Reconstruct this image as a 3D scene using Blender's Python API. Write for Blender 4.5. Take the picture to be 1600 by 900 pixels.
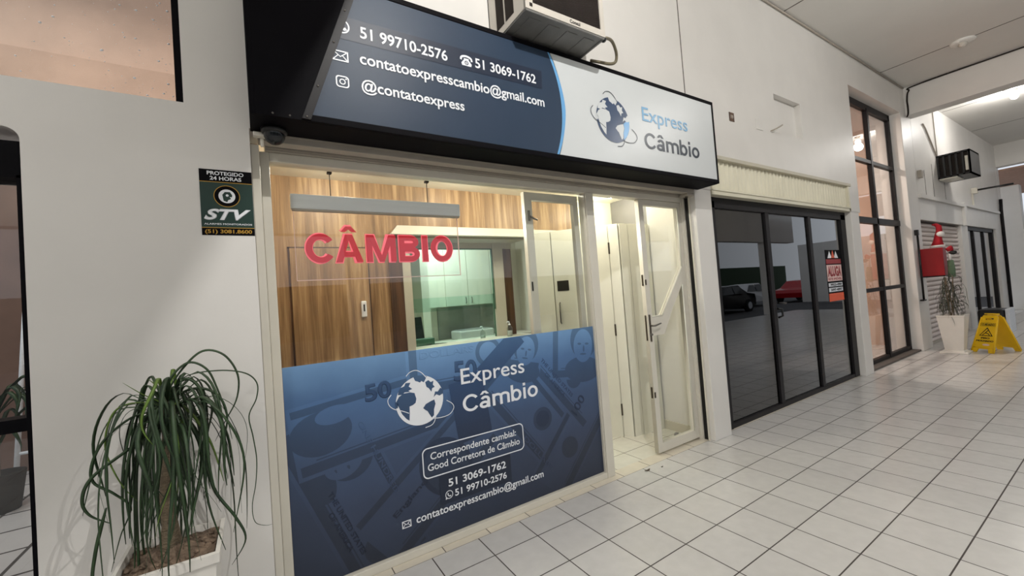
import bpy, bmesh, math, random
from mathutils import Vector, Matrix

SC = bpy.context.scene
for o in list(bpy.data.objects):
    bpy.data.objects.remove(o)
COL = SC.collection
random.seed(11)

# ------------------------------------------------------------------ camera
F_PX = 635.154
cam_d = bpy.data.cameras.new('camera')
cam_d.sensor_width = 36.0
cam_d.sensor_fit = 'HORIZONTAL'
cam_d.lens = F_PX / 1600 * 36.0
cam_d.clip_start = 0.02
cam_d.clip_end = 300
cam = bpy.data.objects.new('camera', cam_d)
COL.objects.link(cam)


def rot_vec(w):
    w = Vector(w)
    return Matrix.Rotation(w.length, 3, w.normalized())


R = rot_vec((-4.66766274e-02, -5.60545118e-01, -6.59864297e-02)) @ Matrix(((1, 0, 0), (0, 0, -1), (0, 1, 0)))
M = Matrix.Identity(4)
for i in range(3):
    M[i][0] = R[0][i]
    M[i][1] = -R[1][i]
    M[i][2] = -R[2][i]
CAM = Vector((-2.0456, -2.4915, 1.5030))
M.translation = CAM
cam.matrix_world = M
SC.camera = cam

# ------------------------------------------------------------------ light and exposure
SC.view_settings.view_transform = 'Standard'
SC.view_settings.look = 'None'
SC.view_settings.gamma = 1
SC.view_settings.use_curve_mapping = False
SC.view_settings.exposure = 0.0
world = bpy.data.worlds.new('overcast_sky')
SC.world = world
world.use_nodes = True
bg = world.node_tree.nodes['Background']
bg.inputs[0].default_value = (0.86, 0.92, 1.0, 1)
bg.inputs[1].default_value = 0.85
P_BAY = 230      # pendant lamps of the gallery and the added left fill, watts
P_FAR = 62
P_SHOP = 15      # ceiling lights inside the lit shop
P_BACK = 24
P_PATIO_FILL = 82

# ------------------------------------------------------------------ materials


def lin(c):
    return tuple(((v / 255) / 12.92 if v / 255 <= 0.04045 else ((v / 255 + 0.055) / 1.055) ** 2.4) for v in c)


def nt(name):
    m = bpy.data.materials.new(name)
    m.use_nodes = True
    t = m.node_tree
    return m, t, t.nodes['Principled BSDF'], t.nodes['Material Output']


def N(t, kind, **kw):
    n = t.nodes.new(kind)
    for k, v in kw.items():
        setattr(n, k, v)
    return n


def math_n(t, op, a, b=None):
    n = N(t, 'ShaderNodeMath', operation=op)
    for i, v in enumerate((a, b)):
        if v is None:
            continue
        if isinstance(v, (int, float)):
            n.inputs[i].default_value = v
        else:
            t.links.new(v, n.inputs[i])
    return n.outputs[0]


def mat(name, rgb, rough=0.5, metal=0.0, var=0.06, scale=6.0, bump=0.0, bscale=60.0, spec=0.5, stretch=None):
    """plain surface: colour with a little procedural variation and optional bump"""
    m, t, p, out = nt(name)
    c = lin(rgb)
    tc = N(t, 'ShaderNodeTexCoord')
    mp = N(t, 'ShaderNodeMapping')
    t.links.new(tc.outputs['Object'], mp.inputs[0])
    if stretch:
        mp.inputs['Scale'].default_value = stretch
    nz = N(t, 'ShaderNodeTexNoise')
    nz.inputs['Scale'].default_value = scale
    nz.inputs['Detail'].default_value = 5
    t.links.new(mp.outputs[0], nz.inputs['Vector'])
    rp = N(t, 'ShaderNodeValToRGB')
    rp.color_ramp.elements[0].position = 0.3
    rp.color_ramp.elements[1].position = 0.7
    rp.color_ramp.elements[0].color = tuple(v * (1 - var) for v in c) + (1,)
    rp.color_ramp.elements[1].color = tuple(min(1, v * (1 + var)) for v in c) + (1,)
    t.links.new(nz.outputs[0], rp.inputs[0])
    t.links.new(rp.outputs[0], p.inputs['Base Color'])
    p.inputs['Roughness'].default_value = rough
    p.inputs['Metallic'].default_value = metal
    p.inputs['Specular IOR Level'].default_value = spec
    if bump:
        n2 = N(t, 'ShaderNodeTexNoise')
        n2.inputs['Scale'].default_value = bscale
        n2.inputs['Detail'].default_value = 4
        t.links.new(mp.outputs[0], n2.inputs['Vector'])
        b = N(t, 'ShaderNodeBump')
        b.inputs['Strength'].default_value = bump
        b.inputs['Distance'].default_value = 0.01
        t.links.new(n2.outputs[0], b.inputs['Height'])
        t.links.new(b.outputs[0], p.inputs['Normal'])
    return m


def emit(name, rgb, strength):
    m, t, p, out = nt(name)
    c = lin(rgb)
    p.inputs['Base Color'].default_value = c + (1,)
    p.inputs['Emission Color'].default_value = c + (1,)
    p.inputs['Emission Strength'].default_value = strength
    return m


def glass(name, tint, rough=0.0, boost=1.0, drops=False):
    """thin window glass: clear transmission plus a Fresnel mirror"""
    m, t, p, out = nt(name)
    t.nodes.remove(p)
    tr = N(t, 'ShaderNodeBsdfTransparent')
    tr.inputs[0].default_value = tuple(tint) + (1,)
    gl = N(t, 'ShaderNodeBsdfGlossy')
    gl.inputs['Roughness'].default_value = rough
    fr = N(t, 'ShaderNodeFresnel')
    ge = N(t, 'ShaderNodeNewGeometry')
    # same mirror strength on both faces of the pane
    t.links.new(math_n(t, 'ADD', 1.5, math_n(t, 'MULTIPLY', ge.outputs['Backfacing'], 1 / 1.5 - 1.5)), fr.inputs['IOR'])
    fac = math_n(t, 'MINIMUM', math_n(t, 'MULTIPLY', fr.outputs[0], boost), 1.0)
    mx = N(t, 'ShaderNodeMixShader')
    t.links.new(fac, mx.inputs[0])
    t.links.new(tr.outputs[0], mx.inputs[1])
    t.links.new(gl.outputs[0], mx.inputs[2])
    t.links.new(mx.outputs[0], out.inputs[0])
    return m


def tile_mat(name, ox, oy, s, rgb, grout, gw=0.0028, rough=0.22):
    m, t, p, out = nt(name)
    g = N(t, 'ShaderNodeNewGeometry')
    sep = N(t, 'ShaderNodeSeparateXYZ')
    t.links.new(g.outputs['Position'], sep.inputs[0])
    u = math_n(t, 'DIVIDE', math_n(t, 'SUBTRACT', sep.outputs[0], ox), s)
    v = math_n(t, 'DIVIDE', math_n(t, 'SUBTRACT', sep.outputs[1], oy), s)

    def edge(a):
        f = math_n(t, 'FRACT', a)
        return math_n(t, 'SUBTRACT', 0.5, math_n(t, 'ABSOLUTE', math_n(t, 'SUBTRACT', f, 0.5)))
    d = math_n(t, 'MINIMUM', edge(u), edge(v))
    isg = math_n(t, 'LESS_THAN', d, gw / s)
    cmb = N(t, 'ShaderNodeCombineXYZ')
    t.links.new(math_n(t, 'FLOOR', u), cmb.inputs[0])
    t.links.new(math_n(t, 'FLOOR', v), cmb.inputs[1])
    wn = N(t, 'ShaderNodeTexWhiteNoise', noise_dimensions='3D')
    t.links.new(cmb.outputs[0], wn.inputs['Vector'])
    nz = N(t, 'ShaderNodeTexNoise')
    nz.inputs['Scale'].default_value = 14
    nz.inputs['Detail'].default_value = 6
    t.links.new(g.outputs['Position'], nz.inputs['Vector'])
    k = math_n(t, 'ADD', math_n(t, 'MULTIPLY', wn.outputs['Value'], 0.07),
               math_n(t, 'MULTIPLY', nz.outputs[0], 0.16))
    k = math_n(t, 'ADD', k, 0.88)
    c = lin(rgb)
    mul = N(t, 'ShaderNodeMix', data_type='RGBA', blend_type='MULTIPLY')
    mul.inputs[0].default_value = 1
    mul.inputs[6].default_value = c + (1,)
    t.links.new(k, mul.inputs[7])
    mix = N(t, 'ShaderNodeMix', data_type='RGBA')
    t.links.new(isg, mix.inputs[0])
    t.links.new(mul.outputs[2], mix.inputs[6])
    mix.inputs[7].default_value = lin(grout) + (1,)
    t.links.new(mix.outputs[2], p.inputs['Base Color'])
    t.links.new(math_n(t, 'ADD', math_n(t, 'MULTIPLY', isg, 0.5),
                       math_n(t, 'ADD', rough - 0.06, math_n(t, 'MULTIPLY', nz.outputs[0], 0.14))), p.inputs['Roughness'])
    b = N(t, 'ShaderNodeBump')
    b.inputs['Strength'].default_value = 0.5
    b.inputs['Distance'].default_value = 0.002
    b.invert = True
    t.links.new(isg, b.inputs['Height'])
    t.links.new(b.outputs[0], p.inputs['Normal'])
    return m


def wood(name, dark, mid, light, rough=0.45, sx=9.0, sz=0.45):
    m, t, p, out = nt(name)
    g = N(t, 'ShaderNodeNewGeometry')
    mp = N(t, 'ShaderNodeMapping')
    mp.inputs['Scale'].default_value = (sx, sx, sz)
    t.links.new(g.outputs['Position'], mp.inputs[0])
    nz = N(t, 'ShaderNodeTexNoise')
    nz.inputs['Scale'].default_value = 1.6
    nz.inputs['Detail'].default_value = 7
    nz.inputs['Roughness'].default_value = 0.62
    nz.inputs['Distortion'].default_value = 0.5
    t.links.new(mp.outputs[0], nz.inputs['Vector'])
    n2 = N(t, 'ShaderNodeTexNoise')
    n2.inputs['Scale'].default_value = 7
    n2.inputs['Detail'].default_value = 3
    t.links.new(mp.outputs[0], n2.inputs['Vector'])
    f = math_n(t, 'ADD', math_n(t, 'MULTIPLY', nz.outputs[0], 0.75), math_n(t, 'MULTIPLY', n2.outputs[0], 0.25))
    rp = N(t, 'ShaderNodeValToRGB')
    e = rp.color_ramp.elements
    e[0].position, e[0].color = 0.36, lin(dark) + (1,)
    e[1].position, e[1].color = 0.64, lin(light) + (1,)
    k = rp.color_ramp.elements.new(0.5)
    k.color = lin(mid) + (1,)
    t.links.new(f, rp.inputs[0])
    t.links.new(rp.outputs[0], p.inputs['Base Color'])
    p.inputs['Roughness'].default_value = rough
    return m


def vinyl(name, gain=1.0, rough=0.38, tint=(1, 1, 1)):
    """the printed blue of the window film: pale blue at the top edge, navy at the foot"""
    m, t, p, out = nt(name)
    g = N(t, 'ShaderNodeNewGeometry')
    sep = N(t, 'ShaderNodeSeparateXYZ')
    t.links.new(g.outputs['Position'], sep.inputs[0])
    z = math_n(t, 'DIVIDE', sep.outputs[2], 1.24)
    dx = math_n(t, 'ABSOLUTE', math_n(t, 'ADD', sep.outputs[0], 1.0))
    z = math_n(t, 'SUBTRACT', z, math_n(t, 'MULTIPLY', dx, 0.035))
    nz = N(t, 'ShaderNodeTexNoise')
    nz.inputs['Scale'].default_value = 5
    nz.inputs['Detail'].default_value = 6
    t.links.new(g.outputs['Position'], nz.inputs['Vector'])
    z = math_n(t, 'ADD', z, math_n(t, 'MULTIPLY', math_n(t, 'SUBTRACT', nz.outputs[0], 0.5), 0.10))
    rp = N(t, 'ShaderNodeValToRGB')
    e = rp.color_ramp.elements

    def cc(c):
        return tuple(min(1, v * gain * k) for v, k in zip(lin(c), tint)) + (1,)
    e[0].position, e[0].color = 0.0, cc((38, 46, 64))
    e[1].position, e[1].color = 1.0, cc((116, 156, 198))
    for pos, c in ((0.3, (48, 60, 84)), (0.55, (58, 77, 108)), (0.8, (74, 106, 148))):
        k = e.new(pos)
        k.color = cc(c)
    t.links.new(z, rp.inputs[0])
    t.links.new(rp.outputs[0], p.inputs['Base Color'])
    p.inputs['Roughness'].default_value = rough
    return m


MT = {}
MT['wall'] = mat('white_wall_paint', (222, 219, 214), 0.42, var=0.03, scale=2.5, bump=0.12, bscale=9)
MT['ceil'] = mat('ceiling_paint', (218, 215, 209), 0.6, var=0.02, scale=2)
MT['tile'] = tile_mat('grey_white_floor_tile', 0.0, 0.0, 0.31, (205, 203, 200), (66, 60, 56), gw=0.0034)
MT['strip'] = tile_mat('cut_tile_strip', 0.09, -0.0965, 0.31, (214, 206, 190), (84, 78, 72))
MT['tile_in'] = tile_mat('shop_floor_tile', 0.14, 0.24, 0.31, (214, 211, 200), (96, 88, 78))
MT['tile_patio'] = tile_mat('patio_floor_tile', 0.1, 0.1, 0.45, (190, 190, 190), (52, 48, 46), gw=0.012, rough=0.3)
MT['asphalt'] = mat('asphalt', (74, 74, 76), 0.85, var=0.15, scale=8, bump=0.4)
MT['offwhite'] = mat('off_white_painted_metal', (214, 209, 196), 0.38, var=0.03)
MT['headrail'] = mat('grey_beige_painted_steel', (168, 160, 148), 0.45, var=0.06)
MT['cream'] = mat('cream_laminate', (224, 222, 208), 0.35, var=0.02)
MT['cream2'] = mat('pale_cream_wall', (236, 232, 200), 0.5, var=0.02)
MT['beige'] = mat('beige_board', (196, 190, 172), 0.5, var=0.03)
MT['black'] = mat('black_painted_steel', (11, 10, 14), 0.6, var=0.1, spec=0.06)
MT['blackplastic'] = mat('black_plastic', (12, 12, 13), 0.35, var=0.1)
MT['blackframe'] = mat('black_aluminium', (26, 24, 26), 0.45, var=0.1, spec=0.2)
MT['steel'] = mat('brushed_steel', (120, 116, 110), 0.35, metal=0.9, var=0.1)
MT['darksteel'] = mat('dark_brass_steel', (86, 78, 68), 0.4, metal=0.7, var=0.1)
MT['alu'] = mat('anodised_aluminium', (224, 228, 234), 0.45, var=0.05, stretch=(0.3, 8, 8))
MT['wood'] = wood('oak_laminate', (122, 92, 62), (160, 126, 88), (198, 166, 124))
MT['wood_dark'] = wood('walnut_laminate', (64, 42, 28), (90, 62, 42), (112, 80, 54))
MT['canvas_blue'] = mat('printed_navy_canvas', (39, 55, 75), 0.45, var=0.04, scale=3, spec=0.3)
MT['canvas_bar'] = mat('printed_dark_navy', (30, 40, 58), 0.42, var=0.03, spec=0.3)
MT['canvas_white'] = mat('printed_white_canvas', (206, 210, 211), 0.35, var=0.02, scale=3, bump=0.25, bscale=3)
MT['canvas_sky'] = mat('printed_sky_blue', (104, 164, 214), 0.3, var=0.03)
MT['canvas_navy'] = mat('printed_navy', (44, 66, 98), 0.3, var=0.05)
MT['canvas_ink'] = mat('printed_ink_blue', (34, 46, 60), 0.35, var=0.04)
MT['express_blue'] = mat('printed_pale_blue_ink', (112, 166, 206), 0.35, var=0.03)
MT['ink_white'] = mat('white_ink', (238, 240, 244), 0.4, var=0.02)
MT['vinyl'] = vinyl('blue_window_film')
MT['vinyl_dark'] = vinyl('blue_window_film_dark_print', 0.66)
MT['vinyl_light'] = vinyl('blue_window_film_light_print', 1.14)
MT['vinyl_deep'] = vinyl('blue_window_film_deep_print', 0.48, tint=(0.85, 0.95, 1.1))
MT['vinyl_box'] = mat('navy_print_block', (26, 36, 56), 0.4, var=0.03)
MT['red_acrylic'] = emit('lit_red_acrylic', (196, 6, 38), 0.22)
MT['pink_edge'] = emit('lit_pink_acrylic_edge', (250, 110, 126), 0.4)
MT['glass'] = glass('shop_glass', (0.95, 0.96, 0.95))
MT['glass_acrylic'] = glass('clear_acrylic', (0.96, 0.95, 0.95), boost=0.7)
MT['glass_dark'] = glass('smoked_glass', (0.22, 0.22, 0.23), boost=2.1)
MT['glass_green'] = glass('green_teller_glass', (0.88, 0.975, 0.94), boost=0.8)
MT['glass_win'] = glass('tall_window_glass', (0.9, 0.88, 0.86), boost=1.3)
MT['bottle'] = glass('clear_plastic_bottle', (0.85, 0.87, 0.85), rough=0.05, boost=1.6)
MT['shutter'] = mat('cream_corrugated_shutter', (222, 217, 196), 0.3, var=0.05, scale=4)
MT['slat'] = mat('pale_pink_shutter_slat', (206, 194, 188), 0.45, var=0.04)
MT['ac'] = mat('air_conditioner_casing', (196, 190, 180), 0.45, var=0.06)
MT['ac_under'] = mat('dusty_grey_sheet_metal', (118, 117, 114), 0.55, var=0.2, scale=5)
MT['grille'] = mat('dark_grille', (48, 43, 40), 0.9, var=0.15, spec=0.1)
MT['hose'] = mat('drain_hose_rubber', (112, 104, 84), 0.5, var=0.1)
MT['pot'] = mat('white_plastic_pot', (226, 222, 214), 0.4, var=0.03)
MT['soil'] = mat('bark_and_pebbles', (116, 98, 82), 0.85, var=0.4, scale=25, bump=0.8)
MT['trunk'] = mat('palm_trunk_bark', (118, 104, 84), 0.85, var=0.3, scale=22, bump=0.9, stretch=(1, 1, 3))
MT['leaf'] = mat('dark_green_leaf', (42, 64, 36), 0.5, var=0.4, scale=9)
MT['leaf_y'] = mat('young_green_leaf', (96, 124, 48), 0.45, var=0.25, scale=9)
MT['leaf_far'] = mat('dusty_olive_leaf', (74, 78, 64), 0.6, var=0.3, scale=9)
MT['green_sign'] = mat('sticker_dark_green', (16, 50, 42), 0.35, var=0.05)
MT['gold'] = mat('sticker_gold_ink', (186, 142, 48), 0.4, var=0.04)
MT['yellow'] = mat('yellow_plastic', (236, 190, 10), 0.38, var=0.04)
MT['red'] = mat('dark_red_metal', (150, 12, 22), 0.4, var=0.06)
MT['redcloth'] = mat('red_felt', (168, 16, 32), 0.8, var=0.1)
MT['whitecloth'] = mat('white_fleece', (232, 228, 224), 0.9, var=0.05, bump=0.5)
MT['greencloth'] = mat('green_felt', (96, 118, 92), 0.8, var=0.1)
MT['orange'] = mat('orange_print', (226, 88, 44), 0.4, var=0.04)
MT['pinkprint'] = mat('pale_pink_print', (232, 196, 190), 0.4, var=0.04)
MT['peach'] = mat('peach_plaster', (208, 178, 158), 0.75, var=0.10, scale=2.2, bump=0.15)
MT['peach_shaded'] = mat('peach_plaster_painted_shade', (112, 88, 78), 0.8, var=0.15, scale=3)  # the peach wall's lower part, its shade painted in as brown
MT['peach2'] = mat('peach_plaster_lower_band', (190, 160, 140), 0.75, var=0.10, scale=2.2, bump=0.15)
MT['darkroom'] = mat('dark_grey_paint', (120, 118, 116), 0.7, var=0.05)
MT['woodslat'] = mat('pink_brown_timber_slat', (176, 140, 120), 0.6, var=0.12)
MT['monitor'] = mat('monitor_black', (14, 16, 20), 0.35, var=0.05)
MT['greenbox'] = mat('dull_green_plastic', (74, 108, 88), 0.5, var=0.05)
MT['printer'] = mat('pale_grey_plastic', (206, 208, 204), 0.45, var=0.03)
MT['backsplash'] = mat('grey_stone_slab', (150, 154, 150), 0.35, var=0.15, scale=6)
MT['carblack'] = mat('black_car_paint', (10, 10, 12), 0.15, var=0.05)
MT['carwhite'] = mat('white_car_paint', (220, 220, 222), 0.2, var=0.02)
MT['carred'] = mat('red_car_paint', (170, 18, 26), 0.2, var=0.04)
MT['tyre'] = mat('tyre_rubber', (18, 18, 18), 0.8, var=0.1)
MT['carglass'] = mat('car_window', (22, 26, 30), 0.08, var=0.05)
MT['hedge'] = mat('hedge_leaves', (42, 60, 36), 0.8, var=0.5, scale=6, bump=0.8)
MT['lamp'] = mat('white_enamel', (230, 228, 222), 0.4, var=0.02)
MT['rust'] = mat('rust_stain', (150, 96, 56), 0.8, var=0.2)
MT['leafdry'] = mat('dry_leaf_litter', (84, 74, 62), 0.8, var=0.2)
MT['darkline'] = mat('dark_joint', (92, 84, 78), 0.7, var=0.1)
MT['raindrop'] = mat('rain_drop_highlight', (240, 226, 212), 0.08, var=0.02, spec=1.0)
MT['tube'] = emit('glowing_bulb', (255, 250, 240), 8.0)

# ------------------------------------------------------------------ mesh helpers
ORIG = {}


def origin_of(o):
    while o is not None and o.parent is not None:
        o = o.parent
    return ORIG.get(o.name, Vector((0, 0, 0))) if o is not None else Vector((0, 0, 0))


class MB:
    def __init__(self):
        self.v, self.f, self.mi, self.sm = [], [], [], []

    def add(self, vs, fs, mi=0, smooth=False):
        n = len(self.v)
        self.v += [tuple(x) for x in vs]
        for f in fs:
            self.f.append([i + n for i in f])
            self.mi.append(mi)
            self.sm.append(smooth)
        return self

    def box(self, x0, x1, y0, y1, z0, z1, b=0.0, mi=0):
        x0, x1 = min(x0, x1), max(x0, x1)
        y0, y1 = min(y0, y1), max(y0, y1)
        z0, z1 = min(z0, z1), max(z0, z1)
        if b <= 0:
            vs = [(x, y, z) for z in (z0, z1) for y in (y0, y1) for x in (x0, x1)]
            fs = [(0, 2, 3, 1), (4, 5, 7, 6), (0, 1, 5, 4), (1, 3, 7, 5), (3, 2, 6, 7), (2, 0, 4, 6)]
            return self.add(vs, fs, mi)
        bm = bmesh.new()
        bmesh.ops.create_cube(bm, size=1)
        for v in bm.verts:
            v.co = Vector(((v.co.x + .5) * (x1 - x0) + x0, (v.co.y + .5) * (y1 - y0) + y0, (v.co.z + .5) * (z1 - z0) + z0))
        b = min(b, 0.45 * min(x1 - x0, y1 - y0, z1 - z0))
        bmesh.ops.bevel(bm, geom=list(bm.edges), offset=b, segments=2, affect='EDGES', profile=0.5)
        bm.verts.index_update()
        self.add([v.co for v in bm.verts], [[v.index for v in f.verts] for f in bm.faces], mi)
        bm.free()
        return self

    def prism(self, poly, z0, z1, mi=0):
        """vertical prism over a plan polygon (counter-clockwise)"""
        n = len(poly)
        vs = [(x, y, z0) for x, y in poly] + [(x, y, z1) for x, y in poly]
        fs = [list(range(n))[::-1], list(range(n, 2 * n))] + [(i, (i + 1) % n, n + (i + 1) % n, n + i) for i in range(n)]
        return self.add(vs, fs, mi)

    def hexa(self, bottom, top, mi=0):
        n = len(bottom)
        vs = list(bottom) + list(top)
        fs = [list(range(n))[::-1], list(range(n, 2 * n))] + [(i, (i + 1) % n, n + (i + 1) % n, n + i) for i in range(n)]
        return self.add(vs, fs, mi)

    def cyl(self, p, q, r0, r1=None, seg=16, mi=0, cap=True):
        r1 = r0 if r1 is None else r1
        p, q = Vector(p), Vector(q)
        d = (q - p).normalized()
        a = d.orthogonal().normalized()
        b = d.cross(a)
        vs = []
        for c, r in ((p, r0), (q, r1)):
            for i in range(seg):
                t = 2 * math.pi * i / seg
                vs.append(c + a * (r * math.cos(t)) + b * (r * math.sin(t)))
        fs = [(i, (i + 1) % seg, seg + (i + 1) % seg, seg + i) for i in range(seg)]
        self.add(vs, fs, mi, True)
        if cap:
            self.add(vs, [list(range(seg))[::-1], list(range(seg, 2 * seg))], mi)
        return self

    def tube(self, pts, rad, seg=10, mi=0):
        pts = [Vector(p) for p in pts]
        rs = rad if isinstance(rad, (list, tuple)) else [rad] * len(pts)
        vs, fs = [], []
        prev = None
        for i, p in enumerate(pts):
            d = (pts[min(i + 1, len(pts) - 1)] - pts[max(i - 1, 0)]).normalized()
            a = d.orthogonal().normalized() if prev is None else (prev - d * prev.dot(d)).normalized()
            prev = a
            b = d.cross(a)
            for k in range(seg):
                t = 2 * math.pi * k / seg
                vs.append(p + a * (rs[i] * math.cos(t)) + b * (rs[i] * math.sin(t)))
        for i in range(len(pts) - 1):
            for k in range(seg):
                fs.append((i * seg + k, i * seg + (k + 1) % seg, (i + 1) * seg + (k + 1) % seg, (i + 1) * seg + k))
        fs.append(list(range(seg))[::-1])
        fs.append(list(range((len(pts) - 1) * seg, len(pts) * seg)))
        return self.add(vs, fs, mi, True)

    def lathe(self, c, prof, seg=24, mi=0):
        """profile [(r, z)] turned about the vertical through c"""
        vs, fs = [], []
        for r, z in prof:
            for k in range(seg):
                t = 2 * math.pi * k / seg
                vs.append((c[0] + r * math.cos(t), c[1] + r * math.sin(t), c[2] + z))
        for i in range(len(prof) - 1):
            for k in range(seg):
                fs.append((i * seg + k, i * seg + (k + 1) % seg, (i + 1) * seg + (k + 1) % seg, (i + 1) * seg + k))
        return self.add(vs, fs, mi, True)

    def ball(self, c, r, seg=12, mi=0, sz=1.0):
        prof = [(max(1e-4, r * math.sin(math.pi * i / 8)), -r * sz * math.cos(math.pi * i / 8)) for i in range(9)]
        return self.lathe(c, prof, seg, mi)

    def panel(self, p, q, z0, z1, off0, off1, mi=0):
        """board along the plan segment p-q, between two offsets to the right of it"""
        p, q = Vector((p[0], p[1])), Vector((q[0], q[1]))
        d = (q - p).normalized()
        n = Vector((d.y, -d.x))
        poly = [p + n * off1, q + n * off1, q + n * off0, p + n * off0]
        return self.prism([(v.x, v.y) for v in poly], z0, z1, mi)

    def build(self, name, m, parent=None, link=True):
        me = bpy.data.meshes.new(name)
        o0 = origin_of(parent) if parent is not None else Vector((0, 0, 0))
        me.from_pydata([tuple(Vector(v) - o0) for v in self.v], [], self.f)
        for mm in (m if isinstance(m, (list, tuple)) else [m]):
            me.materials.append(MT[mm])
        for p, mi, s in zip(me.polygons, self.mi, self.sm):
            p.material_index = mi
            p.use_smooth = s
        bm = bmesh.new()
        bm.from_mesh(me)
        bmesh.ops.remove_doubles(bm, verts=list(bm.verts), dist=1e-6)
        bmesh.ops.recalc_face_normals(bm, faces=list(bm.faces))
        bm.to_mesh(me)
        bm.free()
        o = bpy.data.objects.new(name, me)
        COL.objects.link(o)
        if parent is not None:
            o.parent = parent
        return o


def thing(name, label, cat, loc=(0, 0, 0), group=None):
    o = bpy.data.objects.new(name, None)
    o.empty_display_size = 0.1
    COL.objects.link(o)
    o.location = loc
    ORIG[o.name] = Vector(loc)
    o['label'] = label
    o['category'] = cat
    if group:
        o['group'] = group
    return o


def tag(o, label, cat, group=None):
    o['label'] = label
    o['category'] = cat
    if group:
        o['group'] = group
    return o


def structure(name, mb, m, parent=None, label=None, cat=None):
    o = mb.build(name, m, parent)
    if parent is None:
        o['kind'] = 'structure'
        if label:
            o['label'] = label
            o['category'] = cat or 'structure'
    return o


def flat_mesh(name, loops, depth, m, parent, org=(0, 0, 0), xd=(1, 0, 0), yd=(0, 0, 1)):
    """filled outline with holes, given depth, laid out in the plane xd/yd at org"""
    cu = bpy.data.curves.new('outline', 'CURVE')
    cu.dimensions = '2D'
    cu.fill_mode = 'BOTH'
    cu.extrude = depth / 2
    for lp in loops:
        s = cu.splines.new('POLY')
        s.points.add(len(lp) - 1)
        for pt, (x, y) in zip(s.points, lp):
            pt.co = (x, y, 0, 1)
        s.use_cyclic_u = True
    return _curve_to_mesh(cu, name, m, parent, Vector(org), Vector(xd), Vector(yd))


def _curve_to_mesh(cu, name, m, parent, org, xd, yd, sx=1.0, sy=1.0, ox=0.0, oy=0.0, sz=1.0):
    ob = bpy.data.objects.new('tmp', cu)
    COL.objects.link(ob)
    dg = bpy.context.evaluated_depsgraph_get()
    me = bpy.data.meshes.new_from_object(ob.evaluated_get(dg))
    bpy.data.objects.remove(ob)
    bpy.data.curves.remove(cu)
    nd = xd.cross(yd)
    o0 = origin_of(parent) if parent is not None else Vector((0, 0, 0))
    for v in me.vertices:
        c = v.co
        v.co = org + xd * ((c.x - ox) * sx) + yd * ((c.y - oy) * sy) + nd * (c.z * sz) - o0
    me.name = name
    me.materials.clear()
    for mm in (m if isinstance(m, (list, tuple)) else [m]):
        me.materials.append(MT[mm])
    o = bpy.data.objects.new(name, me)
    COL.objects.link(o)
    if parent is not None:
        o.parent = parent
    return o


CAP = None


def _text_curve(s, bold, depth, shear=0.0):
    cu = bpy.data.curves.new('lettering', 'FONT')
    cu.body = s
    cu.size = 1
    cu.bevel_depth = bold
    cu.bevel_resolution = 0
    cu.extrude = depth
    cu.shear = shear
    cu.resolution_u = 4
    return cu


def _bounds(cu):
    ob = bpy.data.objects.new('tmp', cu)
    COL.objects.link(ob)
    dg = bpy.context.evaluated_depsgraph_get()
    me = bpy.data.meshes.new_from_object(ob.evaluated_get(dg))
    xs = [v.co.x for v in me.vertices]
    ys = [v.co.y for v in me.vertices]
    bpy.data.meshes.remove(me)
    bpy.data.objects.remove(ob)
    return min(xs), max(xs), min(ys), max(ys)


def text(s, parent, org, width, cap, m, bold=0.0, xd=(1, 0, 0), yd=(0, 0, 1), depth=0.0012, name='lettering', shear=0.0):
    """lettering whose left end sits on the baseline point org, with given width and capital height"""
    global CAP
    if CAP is None:
        c0 = _text_curve('H', 0, 0)
        CAP = _bounds(c0)[3]
        bpy.data.curves.remove(c0)
    xd, yd = Vector(xd).normalized(), Vector(yd).normalized()
    cu = _text_curve(s, bold, 0, shear)
    x0, x1, y0, y1 = _bounds(cu)
    k = width / (x1 - x0)
    cu.extrude = 0.0
    o = _curve_to_mesh(cu, name, m, parent, Vector(org), xd, yd, k, cap / (CAP + 2 * bold), x0, -bold, depth / (2 * bold) if bold else 1.0)
    if not bold:
        md = o.modifiers.new('thickness', 'SOLIDIFY')
        md.thickness = depth
        md.offset = 0
    return o


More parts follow.
